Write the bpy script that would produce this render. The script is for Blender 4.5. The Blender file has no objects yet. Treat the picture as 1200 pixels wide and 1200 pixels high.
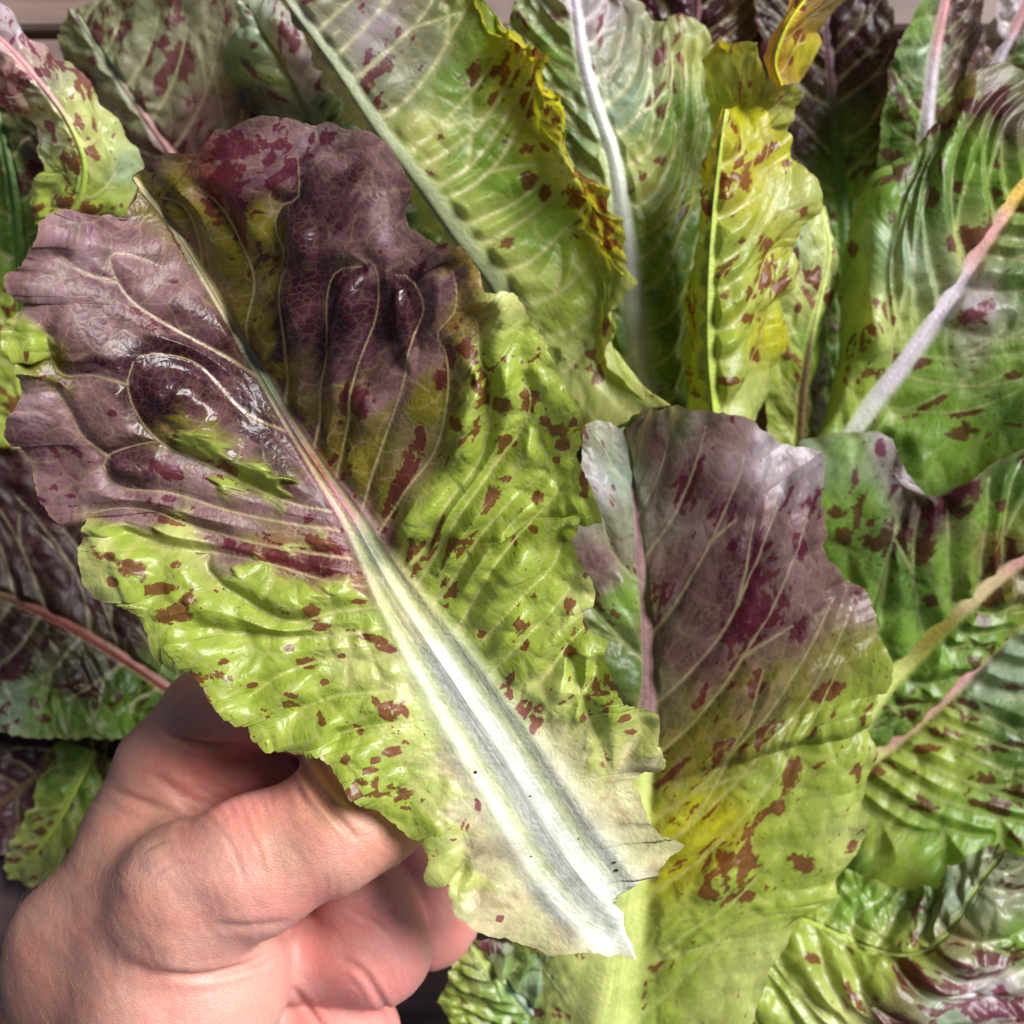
import bpy, math, random
import numpy as np
from mathutils import Vector
random.seed(4)
scene = bpy.context.scene
C = scene.collection

# ------------------------------------------------------------------ camera, sky, sun, exposure
CAMZ = 0.300
FOV = math.radians(50)
cam_d = bpy.data.cameras.new('camera'); cam = bpy.data.objects.new('camera', cam_d); C.objects.link(cam)
cam.location = (0, 0, CAMZ); cam_d.angle = FOV; cam_d.clip_start = 0.01; cam_d.clip_end = 50
cam_d.dof.use_dof = True; cam_d.dof.focus_distance = 0.193; cam_d.dof.aperture_fstop = 18.0
scene.camera = cam
SUN_EL, SUN_AZ = math.radians(43), math.radians(54)      # azimuth from +Y towards +X
world = bpy.data.worlds.new('World'); scene.world = world; world.use_nodes = True
wn = world.node_tree.nodes; wl = world.node_tree.links
sky = wn.new('ShaderNodeTexSky'); sky.sky_type = 'NISHITA'; sky.sun_disc = False
sky.sun_elevation = SUN_EL; sky.sun_rotation = SUN_AZ; sky.air_density = 0.3; sky.dust_density = 0.3; sky.ozone_density = 1.0
bg = wn['Background']; bg.inputs['Strength'].default_value = 0.05
wl.new(sky.outputs[0], bg.inputs['Color'])
sd = bpy.data.lights.new('sun', 'SUN'); sd.energy = 4.6; sd.angle = math.radians(30); sd.color = (1.0, 0.985, 0.97)
sun = bpy.data.objects.new('sun', sd); C.objects.link(sun)
sdir = Vector((math.sin(SUN_AZ)*math.cos(SUN_EL), math.cos(SUN_AZ)*math.cos(SUN_EL), math.sin(SUN_EL)))
sun.rotation_euler = sdir.to_track_quat('Z', 'Y').to_euler()
sun.location = sdir*2
scene.view_settings.view_transform = 'Standard'; scene.view_settings.look = 'None'
scene.view_settings.exposure = 0.75; scene.view_settings.gamma = 1.0

# ------------------------------------------------------------------ numeric helpers
TF = math.tan(FOV/2)/600.0
def W(px, py, z):
    f = (CAMZ - z)*TF
    return np.stack([(px-600)*f, (600-py)*f, z + 0*px], -1)
def to_px(co):
    f = (CAMZ - co[..., 2])*TF
    return co[..., 0]/f + 600, 600 - co[..., 1]/f
def ss(e0, e1, x):
    t = np.clip((x-e0)/(e1-e0), 0, 1); return t*t*(3-2*t)
def _h(ix, iy, seed):
    with np.errstate(over='ignore'):
        h = (ix.astype(np.int64)*374761393 + iy.astype(np.int64)*668265263 + seed*974634777) & 0xFFFFFFFF
        h = ((h ^ (h >> 13))*1274126177) & 0xFFFFFFFF
        h = ((h ^ (h >> 16))*2246822519) & 0xFFFFFFFF
        h = h ^ (h >> 15)
    return (h & 0xFFFFFF)/float(0x1000000)
def noise(x, y, seed=0):
    ix = np.floor(x); iy = np.floor(y); fx = x-ix; fy = y-iy
    ux = fx*fx*(3-2*fx); uy = fy*fy*(3-2*fy)
    a = _h(ix, iy, seed); b = _h(ix+1, iy, seed); c = _h(ix, iy+1, seed); d = _h(ix+1, iy+1, seed)
    return (a+(b-a)*ux)*(1-uy) + (c+(d-c)*ux)*uy
def fbm(x, y, seed=0, o=4):
    s = 0; a = 0.5; n = 0
    for i in range(o):
        s = s + a*noise(x*2**i+17.3*i, y*2**i-9.1*i, seed+i*7); n += a; a *= 0.5
    return s/n
def voronoi(x, y, seed=0, j=0.85):
    ix = np.floor(x); iy = np.floor(y)
    f1 = np.full(x.shape, 9.0); f2 = np.full(x.shape, 9.0); cid = np.zeros(x.shape)
    for dx in (-1, 0, 1):
        for dy in (-1, 0, 1):
            cx = ix+dx; cy = iy+dy
            qx = cx+0.5+j*(_h(cx, cy, seed)-0.5); qy = cy+0.5+j*(_h(cx, cy, seed+11)-0.5)
            d = np.hypot(qx-x, qy-y); r = _h(cx, cy, seed+23)
            c = d < f1
            f2 = np.where(c, f1, np.minimum(f2, d)); cid = np.where(c, r, cid); f1 = np.where(c, d, f1)
    return f1, f2, cid
def resample(pts, n, closed=False, dense=None):
    p = np.array(pts, float)
    s = np.concatenate([[0], np.cumsum(np.hypot(*np.diff(p[:, :2], axis=0).T))])
    s /= s[-1]
    t = np.linspace(0, 1, n)
    return np.stack([np.interp(t, s, p[:, k]) for k in range(p.shape[1])], -1)
def smooth_curve(pts, n):
    """Catmull-Rom through the points, then even arc length."""
    p = np.array(pts, float); m = len(p)
    q = np.vstack([2*p[0]-p[1], p, 2*p[-1]-p[-2]])
    out = []
    for i in range(m-1):
        a, b, c, d = q[i], q[i+1], q[i+2], q[i+3]
        for u in np.linspace(0, 1, 14, endpoint=False):
            out.append(0.5*(2*b+(c-a)*u+(2*a-5*b+4*c-d)*u*u+(3*b-a-3*c+d)*u**3))
    out.append(p[-1])
    return resample(out, n)
def seg_field(x, y, poly, w0, w1):
    """distance to a tapering polyline and the local half width"""
    p = np.array(poly, float); n = len(p)-1
    best = np.full(x.shape, 1e6); ww = np.full(x.shape, float(w0))
    s = np.concatenate([[0], np.cumsum(np.hypot(*np.diff(p, axis=0).T))]); s /= s[-1]
    M = 45
    for i in range(n):
        a = p[i]; b = p[i+1]
        lo = np.minimum(a, b)-M; hi = np.maximum(a, b)+M
        k = np.nonzero((x > lo[0]) & (x < hi[0]) & (y > lo[1]) & (y < hi[1]))
        if not len(k[0]): continue
        xx = x[k]; yy = y[k]; d = b-a; L = d@d+1e-9
        u = np.clip(((xx-a[0])*d[0]+(yy-a[1])*d[1])/L, 0, 1)
        dd = np.hypot(xx-a[0]-u*d[0], yy-a[1]-u*d[1])
        c = dd < best[k]
        bk = best[k]; bk[c] = dd[c]; best[k] = bk
        t = s[i]+u*(s[i+1]-s[i]); wk = ww[k]; wk[c] = (w0+(w1-w0)*t)[c]; ww[k] = wk
    return best, ww
def shepard(x, y, samples, p=1.6, eps=350.0):
    S = np.array(samples, float); num = np.zeros(x.shape+(S.shape[1]-2,)); den = np.zeros(x.shape)
    for r in S:
        w = 1.0/((x-r[0])**2+(y-r[1])**2+eps)**p
        num += w[..., None]*r[2:]; den += w
    return num/den[..., None]

# ------------------------------------------------------------------ materials
def nn(t, kind, **kw):
    n = t.nodes.new(kind)
    for k, v in kw.items():
        if k in n.inputs: n.inputs[k].default_value = v
        else: setattr(n, k, v)
    return n
def math_n(t, op, a, b=None, clamp=False):
    n = t.nodes.new('ShaderNodeMath'); n.operation = op; n.use_clamp = clamp
    for i, v in enumerate((a, b)):
        if v is None: continue
        if isinstance(v, (int, float)): n.inputs[i].default_value = v
        else: t.links.new(v, n.inputs[i])
    return n.outputs[0]
def mix_c(t, fac, a, b, mode='MIX'):
    n = t.nodes.new('ShaderNodeMix'); n.data_type = 'RGBA'; n.blend_type = mode
    for s, v in ((n.inputs[0], fac), (n.inputs[6], a), (n.inputs[7], b)):
        if isinstance(v, (int, float)): s.default_value = v
        elif isinstance(v, tuple): s.default_value = v
        else: t.links.new(v, s)
    return n.outputs[2]
def smstep(t, v, lo, hi):
    n = t.nodes.new('ShaderNodeMapRange'); n.interpolation_type = 'SMOOTHSTEP'
    t.links.new(v, n.inputs[0]); n.inputs[1].default_value = lo; n.inputs[2].default_value = hi
    return n.outputs[0]

def leaf_material():
    m = bpy.data.materials.new('lettuce_tissue'); m.use_nodes = True; t = m.node_tree
    for n in list(t.nodes): t.nodes.remove(n)
    L = t.links
    def attr(name):
        n = t.nodes.new('ShaderNodeAttribute'); n.attribute_name = name; return n
    col = attr('pigment').outputs['Color']; flat = attr('flat').outputs['Vector']
    props = t.nodes.new('ShaderNodeSeparateColor'); L.new(attr('props').outputs['Color'], props.inputs[0])
    spot, gloss, thin = props.outputs[0], props.outputs[1], props.outputs[2]
    # ragged spots
    n1 = nn(t, 'ShaderNodeTexNoise', Scale=0.16, Detail=5.0, Roughness=0.65); L.new(flat, n1.inputs['Vector'])
    sp = math_n(t, 'ADD', spot, math_n(t, 'MULTIPLY', math_n(t, 'SUBTRACT', n1.outputs[0], 0.5), 0.85))
    smask = smstep(t, sp, 0.44, 0.58)
    spc = mix_c(t, 1.0, mix_c(t, 1.0, col, (0.40, 0.11, 0.19, 1), 'MULTIPLY'), (0.024, 0.002, 0.006, 1), 'ADD')
    n2 = nn(t, 'ShaderNodeTexNoise', Scale=0.045, Detail=6.0, Roughness=0.6); L.new(flat, n2.inputs['Vector'])
    tone = mix_c(t, smstep(t, n2.outputs[0], 0.3, 0.7), (0.80, 0.84, 0.74, 1), (1.16, 1.12, 1.15, 1))
    base = mix_c(t, 1.0, col, tone, 'MULTIPLY')
    # tiny veinlets
    wv = nn(t, 'ShaderNodeTexNoise', Scale=0.05, Detail=2.0); L.new(flat, wv.inputs['Vector'])
    vm = t.nodes.new('ShaderNodeVectorMath'); vm.operation = 'MULTIPLY_ADD'
    L.new(wv.outputs['Color'], vm.inputs[0]); vm.inputs[1].default_value = (9, 9, 0); L.new(flat, vm.inputs[2])
    vo = nn(t, 'ShaderNodeTexVoronoi', Scale=0.105); vo.feature = 'DISTANCE_TO_EDGE'; L.new(vm.outputs[0], vo.inputs['Vector'])
    vline = smstep(t, vo.outputs[0], 0.10, 0.0)
    base = mix_c(t, math_n(t, 'MULTIPLY', vline, 0.22), base, mix_c(t, 0.5, mix_c(t, 1.0, col, (1.5, 1.4, 1.3, 1), 'MULTIPLY'), (0.34, 0.30, 0.14, 1)))
    fin = mix_c(t, math_n(t, 'MULTIPLY', smask, 0.92), base, spc)
    # fine relief
    n3 = nn(t, 'ShaderNodeTexNoise', Scale=0.30, Detail=4.0, Roughness=0.6); L.new(flat, n3.inputs['Vector'])
    hgt = math_n(t, 'ADD', math_n(t, 'MULTIPLY', smstep(t, vo.outputs[0], 0.0, 0.30), 1.0), math_n(t, 'MULTIPLY', n3.outputs[0], 0.9))
    bump = nn(t, 'ShaderNodeBump', Strength=0.28, Distance=0.00016); L.new(hgt, bump.inputs['Height'])
    rough = math_n(t, 'ADD', math_n(t, 'MULTIPLY', math_n(t, 'SUBTRACT', 1.0, gloss), 0.40), math_n(t, 'ADD', 0.14, math_n(t, 'MULTIPLY', n3.outputs[0], 0.10)))
    pb = nn(t, 'ShaderNodeBsdfPrincipled'); L.new(fin, pb.inputs['Base Color']); L.new(rough, pb.inputs['Roughness']); L.new(bump.outputs[0], pb.inputs['Normal'])
    pb.inputs['Specular IOR Level'].default_value = 0.65; pb.inputs['IOR'].default_value = 1.42
    tr = t.nodes.new('ShaderNodeBsdfTranslucent')
    tcol = mix_c(t, 1.0, fin, (1.35, 1.25, 0.65, 1), 'MULTIPLY'); L.new(tcol, tr.inputs['Color']); L.new(bump.outputs[0], tr.inputs['Normal'])
    ms = t.nodes.new('ShaderNodeMixShader'); L.new(math_n(t, 'MULTIPLY', thin, 0.6), ms.inputs[0]); L.new(pb.outputs[0], ms.inputs[1]); L.new(tr.outputs[0], ms.inputs[2])
    o = t.nodes.new('ShaderNodeOutputMaterial'); L.new(ms.outputs[0], o.inputs['Surface'])
    return m
LEAF = leaf_material()

# ------------------------------------------------------------------ object helpers
def empty(name, loc, label, cat, group=None):
    o = bpy.data.objects.new(name, None); C.objects.link(o); o.location = loc; o.empty_display_size = 0.01
    o['label'] = label; o['category'] = cat
    if group: o['group'] = group
    return o
def link_mesh(name, verts, faces, mat, parent=None, normals=None, attrs=None):
    me = bpy.data.meshes.new(name)
    faces = np.asarray(faces); k = faces.shape[1]
    me.vertices.add(len(verts)); me.vertices.foreach_set('co', np.ascontiguousarray(verts, np.float32).ravel())
    me.loops.add(faces.size); me.loops.foreach_set('vertex_index', np.ascontiguousarray(faces, np.int32).ravel())
    me.polygons.add(len(faces)); me.polygons.foreach_set('loop_start', np.arange(0, faces.size, k, dtype=np.int32))
    me.update(calc_edges=True)
    me.polygons.foreach_set('use_smooth', np.ones(len(faces), bool))
    if attrs:
        for an, (kind, arr) in attrs.items():
            a = me.attributes.new(an, kind, 'POINT')
            key = {'FLOAT_COLOR': 'color', 'FLOAT_VECTOR': 'vector', 'FLOAT': 'value'}[kind]
            a.data.foreach_set(key, np.ascontiguousarray(arr, np.float32).ravel())
    if normals is not None:
        me.normals_split_custom_set_from_vertices(np.ascontiguousarray(normals, np.float32))
    me.materials.append(mat)
    o = bpy.data.objects.new(name, me); C.objects.link(o)
    if parent is not None:
        o.parent = parent
        l = parent
        off = Vector((0, 0, 0))
        while l is not None: off += l.location; l = l.parent
        o.location = (0, 0, 0); me.transform(__import__('mathutils').Matrix.Translation(-off))
    return o

PAL = {'lime': (.33, .42, .075), 'pale': (.50, .56, .19), 'white': (.50, .515, .47), 'sage': (.17, .20, .10), 'mauve': (.20, .105, .118), 'dark': (.065, .022, .034),
       'lilac_sheen': (.31, .20, .235), 'olive': (.16, .135, .018), 'red': (.22, .065, .05), 'green': (.17, .31, .045), 'deep': (.07, .15, .025), 'yel': (.52, .52, .04),
       'grey': (.25, .27, .18), 'lav': (.50, .44, .52), 'orange': (.60, .38, .05), 'brown': (.10, .06, .03), 'pink': (.48, .24, .25),
       'cream': (.60, .575, .34), 'plum': (.11, .042, .058), 'tan': (.52, .42, .25), 'wine': (.040, .010, .018), 'ochre': (.26, .18, .035), 'rust': (.22, .085, .045), 'blue': (.30, .40, .30)}

def normals_grid(P):
    du = np.gradient(P, axis=0); dv = np.gradient(P, axis=1)
    n = np.cross(dv, du); n /= np.linalg.norm(n, axis=-1, keepdims=True)+1e-12
    n[n[..., 2].sum() < 0] *= 1
    return n

def smo(v, n=41):
    n = min(n, (len(v)//2)*2-1)
    k_ = np.hanning(n+2)[1:-1]; k_ /= k_.sum(); q_ = np.pad(v, (n//2, n//2), mode='edge'); return np.convolve(q_, k_, 'valid')

def leaf(label, mid, left, right, cols, nt=260, ns=90, midw=(16, 10, 3), veins=None, vspace=34, vw=(3.0, 0.8), puff=7.0, fwd=0.8,
         spots=0.25, blotches=(), bumps=(), ruffle=(10, 45), teeth=(5, 16), gloss=0.5, thin=0.65, bulge=(0, 0), zp=1.0, smooth=0.0, seed=1, midcol=None, veincol=None,
         cell=26, cellamp=2.8, group='loose lettuce leaves in the pile', name='lettuce_leaf', zl=None, zr=None, ridge=1.0, traced=False, vparts=True, root=None, under=(1, 1, 1), midprof='ridge', jit=45, corr=None, sharp=1.6, flatp=1.0):
    """mid/left/right: rails of (px, py, z); left and right may hold several rails, from the midrib outwards."""
    T = np.linspace(0, 1, nt)
    if isinstance(left[0][0], (int, float)): left = [left]
    if isinstance(right[0][0], (int, float)): right = [right]
    mc = smooth_curve(mid, nt)
    sides = []
    for si, rails in ((-1, left), (1, right)):
        ctrl = [mc]
        for ri, r in enumerate(rails):
            r = np.array(r, float)
            if r.shape[1] == 2: r = np.concatenate([r, np.interp(np.linspace(0, 1, len(r)), [0, 1], [mid[0][2], mid[-1][2]])[:, None]], 1)
            rr = resample(r, nt) if smooth == 0 or ri == len(rails)-1 and traced else smooth_curve(r, nt)
            if corr is not None and ri == len(rails)-1:
                pa = r[:, :2]; arc_ = np.concatenate([[0], np.cumsum(np.hypot(*np.diff(pa, axis=0).T))]); arc_ /= arc_[-1]
                ks = [(0, 0)]+[(T[np.argmin((mc[:, 0]-m_[0])**2+(mc[:, 1]-m_[1])**2)], arc_[np.argmin((pa[:, 0]-e_[0])**2+(pa[:, 1]-e_[1])**2)]) for e_, m_ in corr[0 if si < 0 else 1]]+[(1, 1)]
                from_t = np.interp(T, [k_[0] for k_ in ks], [k_[1] for k_ in ks])
                rr = np.stack([np.interp(from_t, arc_, r[:, k_]) for k_ in range(3)], -1)
            zt = zl if si < 0 else zr
            if zt is not None and ri == len(rails)-1:
                rr[:, 2] = np.interp(T, [q[0] for q in zt], [q[1] for q in zt])
            if ri == len(rails)-1 and teeth[0] > 0:
                arc = np.concatenate([[0], np.cumsum(np.hypot(*np.diff(rr[:, :2], axis=0).T))])
                d = rr[:, :2]-mc[:, :2]; ln = np.linalg.norm(d, axis=1, keepdims=True); d = d/(ln+1e-6)
                z0 = np.zeros_like(arc)
                ph = noise(arc/teeth[1], z0+si*3.1+seed, seed)*1.0 + 0.5*noise(arc/teeth[1]*2.7, z0+si+seed, seed+5)
                ph = np.abs(ph-0.75)*2
                amp = teeth[0]*np.minimum(1, ln[:, 0]/40)
                rr[:, :2] += d*((0.6-ph)*amp)[:, None]
            ctrl.append(rr)
        K = len(ctrl)-1
        S = np.linspace(0, 1, ns)
        S = (0.55*S+0.45*S**2) if traced else S
        q = [2*ctrl[0]-ctrl[1]] + ctrl + [2*ctrl[-1]-ctrl[-2]]
        G = np.zeros((nt, ns, 3))
        ln_ = np.linalg.norm(ctrl[-1][:, :2]-mc[:, :2], axis=1)+1e-3; lf = np.clip(ln_/(smo(smo(ln_, nt//14*2+1), nt//14*2+1)+1e-3), .7, 1.3)
        for j, s in enumerate(S):
            x = s*K; i = min(int(x), K-1); u = x-i
            if K == 1:
                G[:, j] = q[1]*(1-u)+q[2]*u
                ue = (np.sqrt((u*lf)**2+.0064)-.08)/(math.sqrt(1.0064)-.08)
                G[:, j, 2] = q[1][:, 2]+(q[2][:, 2]-q[1][:, 2])*ue**(zp if np.isscalar(zp) else (np.interp(T, np.linspace(0, 1, len(zp[0 if si < 0 else 1])), zp[0 if si < 0 else 1])))
            else:
                a, b, c, d = q[i], q[i+1], q[i+2], q[i+3]
                G[:, j] = 0.5*(2*b+(c-a)*u+(2*a-5*b+4*c-d)*u*u+(3*b-a-3*c+d)*u**3)
            if K > 1:
                ue = (math.sqrt(s*s+.0036)-.06)/(math.sqrt(1.0036)-.06); G[:, j, 2] += (G[:, 0, 2]-G[:, j, 2])*max(0, (1-s/.14))*0.5 if s < .14 else 0
            G[:, j, 2] += bulge[0 if si < 0 else 1]*math.sin(math.pi*s)*np.minimum(1, np.minimum(T, 1-T)*6)
        sides.append(G)
    G = np.concatenate([sides[0][:, :0:-1], sides[1]], 1)          # rows: base -> tip, columns: left edge -> right edge
    ncol = G.shape[1]; c0 = ns-1
    X, Y = G[..., 0], G[..., 1]
    P = W(X, Y, G[..., 2])
    unit = (CAMZ-np.mean(G[..., 2]))*TF                             # metres per pixel at the leaf
    # flat coordinates in pixels: a along the midrib, b across
    da = np.linalg.norm(np.diff(P[:, c0], axis=0), axis=1)/unit; a1 = np.concatenate([[0], np.cumsum(da)])
    db = np.linalg.norm(np.diff(P, axis=1), axis=2)/unit
    B = np.zeros((nt, ncol)); B[:, c0+1:] = np.cumsum(db[:, c0:], 1); B[:, :c0] = -np.cumsum(db[:, c0-1::-1], 1)[:, ::-1]
    A = np.repeat(a1[:, None], ncol, 1)
    la = a1[-1]
    S = np.abs(np.concatenate([-np.linspace(1, 0, ns)[:-1], np.linspace(0, 1, ns)]))[None].repeat(nt, 0)
    bmaxR = B[:, -1]; bmaxL = -B[:, 0]
    if traced: FX, FY = X, Y
    else: FX, FY = A, B
    # midrib half width
    wm = np.interp(T, np.linspace(0, 1, len(midw)), midw)[:, None].repeat(ncol, 1)
    if traced:
        dm = np.full(X.shape, 1e6)
        mp = mc[::4, :2]
        dm, _ = seg_field_big(X, Y, mp)
    else: dm = np.abs(B)
    nb = dm/wm
    # veins
    rng = np.random.RandomState(seed)
    if veins is None:
        veins = []
        for sg, bm in ((-1, bmaxL), (1, bmaxR)):
            a = vspace*0.4
            while a < la*0.97:
                f = fwd*(0.9+0.2*rng.rand()); pl = []
                w = np.interp(a, a1, bm)
                for u in np.linspace(0, 0.93, 12):
                    b = u*w; aa = a+f*b*(0.40+0.70*u)+3*math.sin(u*7+a)
                    if aa > la*0.99: break
                    if b > 0.95*np.interp(aa, a1, bm): break
                    pl.append((aa, sg*b))
                if len(pl) > 3:
                    veins.append(pl)
                    if len(pl) > 7:
                        k = rng.randint(3, len(pl)-3); sd_ = rng.choice((-1, 1)); q0 = pl[k]
                        L_ = (len(pl)-k)*w/12*(0.3+.25*rng.rand())
                        veins.append([(q0[0]+L_*v*(f*(1+.4*sd_)+.35*sd_), q0[1]+sg*L_*v*(1-.25*sd_*v)) for v in np.linspace(0, 1, 6)])
                a += vspace*(0.55+0.9*rng.rand())
    vid = np.full(X.shape, -1); vbest = np.full(X.shape, 1e6); V = np.zeros(X.shape); VC = np.zeros(X.shape); dv = np.full(X.shape, 60.0)
    for k, pl in enumerate(veins):
        v0, v1 = vw
        d, w = seg_field(FX, FY, smooth_curve(pl, max(10, len(pl)*4)) if len(pl) > 2 else pl, v0, v1)
        dv = np.minimum(dv, d); V = np.maximum(V, np.exp(-(d/(w*1.0))**2)); VC = np.maximum(VC, np.exp(-(d/(w*0.75))**2))
        c = (d < w*0.95) & (d < vbest); vid[c] = k; vbest[c] = d[c]
    # network of small veins, stretched along the laterals
    wx = (fbm(FX/40, FY/40, seed+50, 2)-0.5)*26; wy = (fbm(FX/40, FY/40, seed+60, 2)-0.5)*26
    f1, f2, cid = voronoi((FX+wx)/cell, (FY+wy)/cell, seed)
    de = (f2-f1)*cell*0.5
    away = ss(1.0, 1.8, nb); awayw = ss(1.0, 3.6 if midprof == 'broad' else 1.9, nb)                                         # 0 on the midrib
    g1, g2, gid = voronoi((FX+wx*0.6)/(cell*0.42), (FY+wy*0.6)/(cell*0.42), seed+3)
    net = np.exp(-(de/1.0)**2)*0.6
    
    CS = [(c[0], c[1])+PAL[c[2]]+((c[3] if len(c) > 3 else spots),)+((c[4] if len(c) > 4 else gloss),) for c in cols]
    sgn = np.sign(B)
    if traced: dx = np.where(sgn > 0, .60, -.95); dy = np.where(sgn > 0, -.80, -.31)
    else: dx = fwd/math.hypot(fwd, 1)+0*B; dy = sgn/math.hypot(fwd, 1)
    pu = FX*dx+FY*dy; qv = -FX*dy+FY*dx
    jx = (fbm(FX/55, FY/55, seed+120, 3)-0.5)*jit*.7; jy = (fbm(FX/55, FY/55, seed+130, 3)-0.5)*jit*.7
    js = (fbm(pu/80+sgn*5, qv/13, seed+135, 3)-0.5)*jit*2.2
    if traced: jx = jx+js*dx; jy = jy+js*dy
    R = shepard(X+jx, Y+jy, CS, sharp, 160.0 if sharp > 2 else 350.0)
    col = R[..., :3]; dens = R[..., 3]; gl = R[..., 4]
    grn = ss(0.85, 1.25, col[..., 1]/(col[..., 0]+0.01))*0.8+0.2*ss(.1, .3, col[..., 1])
    rel = flatp+(1-flatp)*grn
    # relief, in pixels
    sl = np.minimum(1, S*5)
    amp = puff*(0.25+1.5*ss(.25, .75, fbm(FX/80, FY/80, seed+70, 2)))
    H = amp*(0.35+0.65*rel)*(1-np.exp(-(dv/12.5)**1.7))*awayw
    H += rel*cellamp*ss(-cell*0.12, cell*0.5, de)*1.5*(0.3+1.4*fbm(FX/70, FY/70, seed+80, 2))*away + cellamp*0.12*ss(-cell*.05, cell*0.2, (g2-g1)*cell*0.21)*away
    H += (0.45 if traced else 0.8)*V*away*ridge + 0.45*net*away
    H += (fbm(FX/75, FY/75, seed+90, 2)-0.5)*puff*1.3*np.minimum(1, nb/3)
    if midprof == 'ridge': H += ridge*wm*0.42*np.exp(-(nb/0.9)**2)
    else:    # broad
        H += wm*0.16*np.clip(1.15-nb, 0, 2)+0.5*(fbm(A/90, B/3.0, seed+300, 2)-.5)*ss(1.3, .8, nb)
    if midprof == 'broad':    # broad rib: central ridge, two channels, two shoulders
        H += 0.33*wm*(0.30*np.exp(-(nb/0.30)**2) + 0.34*np.exp(-((nb-1.05)/0.26)**2) - 0.10*np.exp(-((nb-0.55)/0.3)**2))
    for (bx, by, rx, ry, an, hh) in bumps:
        ca, sa = math.cos(math.radians(an)), math.sin(math.radians(an))
        u = ((X-bx)*ca+(Y-by)*sa)/rx; v = (-(X-bx)*sa+(Y-by)*ca)/ry
        H += hh*ss(0, 1, 1-(u*u+v*v))*(0.8+0.5*fbm(X/22, Y/22, seed+33, 2))
    def arcl(e_):
        e2 = np.stack([smo(smo(e_[:, 0], 61), 61), smo(smo(e_[:, 1], 61), 61)], -1); return np.concatenate([[0], np.cumsum(np.hypot(*np.diff(e2, axis=0).T))])
    # ruffled margin
    ed = np.where(B >= 0, bmaxR[:, None]-B, bmaxL[:, None]+B)
    sbR, sbL = smo(bmaxR), smo(bmaxL); edR = np.maximum(0, np.where(B >= 0, sbR[:, None]*(1-np.abs(B)/(bmaxR[:, None]+1e-6)), sbL[:, None]*(1-np.abs(B)/(bmaxL[:, None]+1e-6))))
    edge = np.exp(-edR/32.0)
    arcR = arcl(G[:, -1, :2]); arcL = arcl(G[:, 0, :2])
    arc = np.where(B >= 0, arcR[:, None], arcL[:, None]+900.0)
    H += ruffle[0]*edge*(fbm(arc/ruffle[1], 0*arc+seed, seed+100, 3)-0.5)*2.6*np.minimum(1, np.abs(B)/40)
    N = normals_grid(P)
    if N[..., 2].mean() < 0: N = -N
    P = P + N*(H*unit)[..., None]
    N = normals_grid(P); flipw = N[..., 2].mean() < 0
    if flipw: N = -N
    # pigment; the sky's lavender sheen is mixed in as patches of colour
    sheenf = ss(.45, .65, fbm(FX/48, FY/48, seed+150, 3))[..., None]*(1-grn[..., None])*0.4
    sheenf = sheenf*ss(.06, .16, col[..., :1]); net = net*(0.12+0.88*ss(.05, .16, col[..., 0]))
    col = col*(1-sheenf)+(col*0.5+0.5*np.array((.34, .22, .27)))*sheenf
    mot = ss(.50, .68, fbm(FX/30+3*fbm(FX/60, FY/60, seed+7, 2), FY/30, seed+140, 4))[..., None]*(1-grn[..., None])*0.6
    col = col*(1-mot)+col*np.array((.42, .26, .32))*mot
    Vn = np.maximum(VC, net*away*(0.5+0.5*grn))
    # spots: whole little cells take up the pigment
    s1, s2, sid = voronoi((pu+wx*0.9)/19.0+sgn*40, (qv+wy*0.9)/9.0, seed+201, 1.0)
    low = fbm(pu/60+sgn*9, qv/34, seed+210, 3)
    lowd = ss(.01, .12, dens); on = sid < np.clip((low-0.66+dens*0.22)*3.0, 0, 0.85)*lowd
    spot = np.where(on, 0.63, 0.20+0.16*ss(.5, .75, low))
    u1, u2, uid = voronoi((pu+wx)/8.5, (qv+wy)/5.0, seed+241, 1.0)
    spot = np.where(uid < np.clip((low-0.62+dens*0.2)*1.0, 0, .5)*lowd, np.maximum(spot, 0.60), spot)
    q1, q2, qid = voronoi(FX/6.5, FY/6.5, seed+221)
    tiny = (qid < dens*0.25) & (q1 < 0.18+0.9*qid)
    spot = np.where(tiny, np.maximum(spot, 0.62), spot)
    ang = fbm(FX/9, FY/9, seed+230, 3)
    for bl in blotches:
        bx, by, rx, ry = bl[:4]; an = bl[4] if len(bl) > 4 else 0
        ca, sa = math.cos(math.radians(an)), math.sin(math.radians(an))
        u = ((X-bx)*ca+(Y-by)*sa)/rx; v = (-(X-bx)*sa+(Y-by)*ca)/ry
        r = np.sqrt(u*u+v*v)
        wgt = 0.5 if max(rx, ry) > 25 else 0.28
        spot = np.maximum(spot, np.clip(1.02-0.52*r+(ang-0.5)*wgt*2.2, 0, 0.9)*(r < 2.2))
    spot = spot*(1-0.75*V*away)
    spot = spot*ss(0.8, 1.25, nb)
    # vein and midrib colour
    vc = np.array(PAL[veincol]) if veincol else None
    vcol = col*0.5+np.array((.46, .42, .25))*0.5 if vc is None else col*0.2+(vc*(1-grn[..., None])+np.array((.52, .47, .24))*grn[..., None])*0.8
    col = col*(1-0.88*Vn[..., None])+vcol*(0.88*Vn[..., None])
    if midcol is not None:
        mcs = [(c[0], c[1])+PAL[c[2]] for c in midcol]
        mcol = shepard(X+jx*0.2, Y+jy*0.2, mcs)
        stri = 0.86+0.28*fbm(A/90, B/2.4, seed+300, 2)[..., None]
        k = ss(1.7, 0.45, nb)[..., None]
        if midprof == 'broad':
            gz = (np.exp(-((nb-0.60)/0.20)**2)*ss(0, .12, T)[:, None]*0.65)[..., None]; mcol = mcol*(1-gz)+np.array((.36, .39, .17))*gz
        col = col*(1-k)+mcol*stri*k
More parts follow.
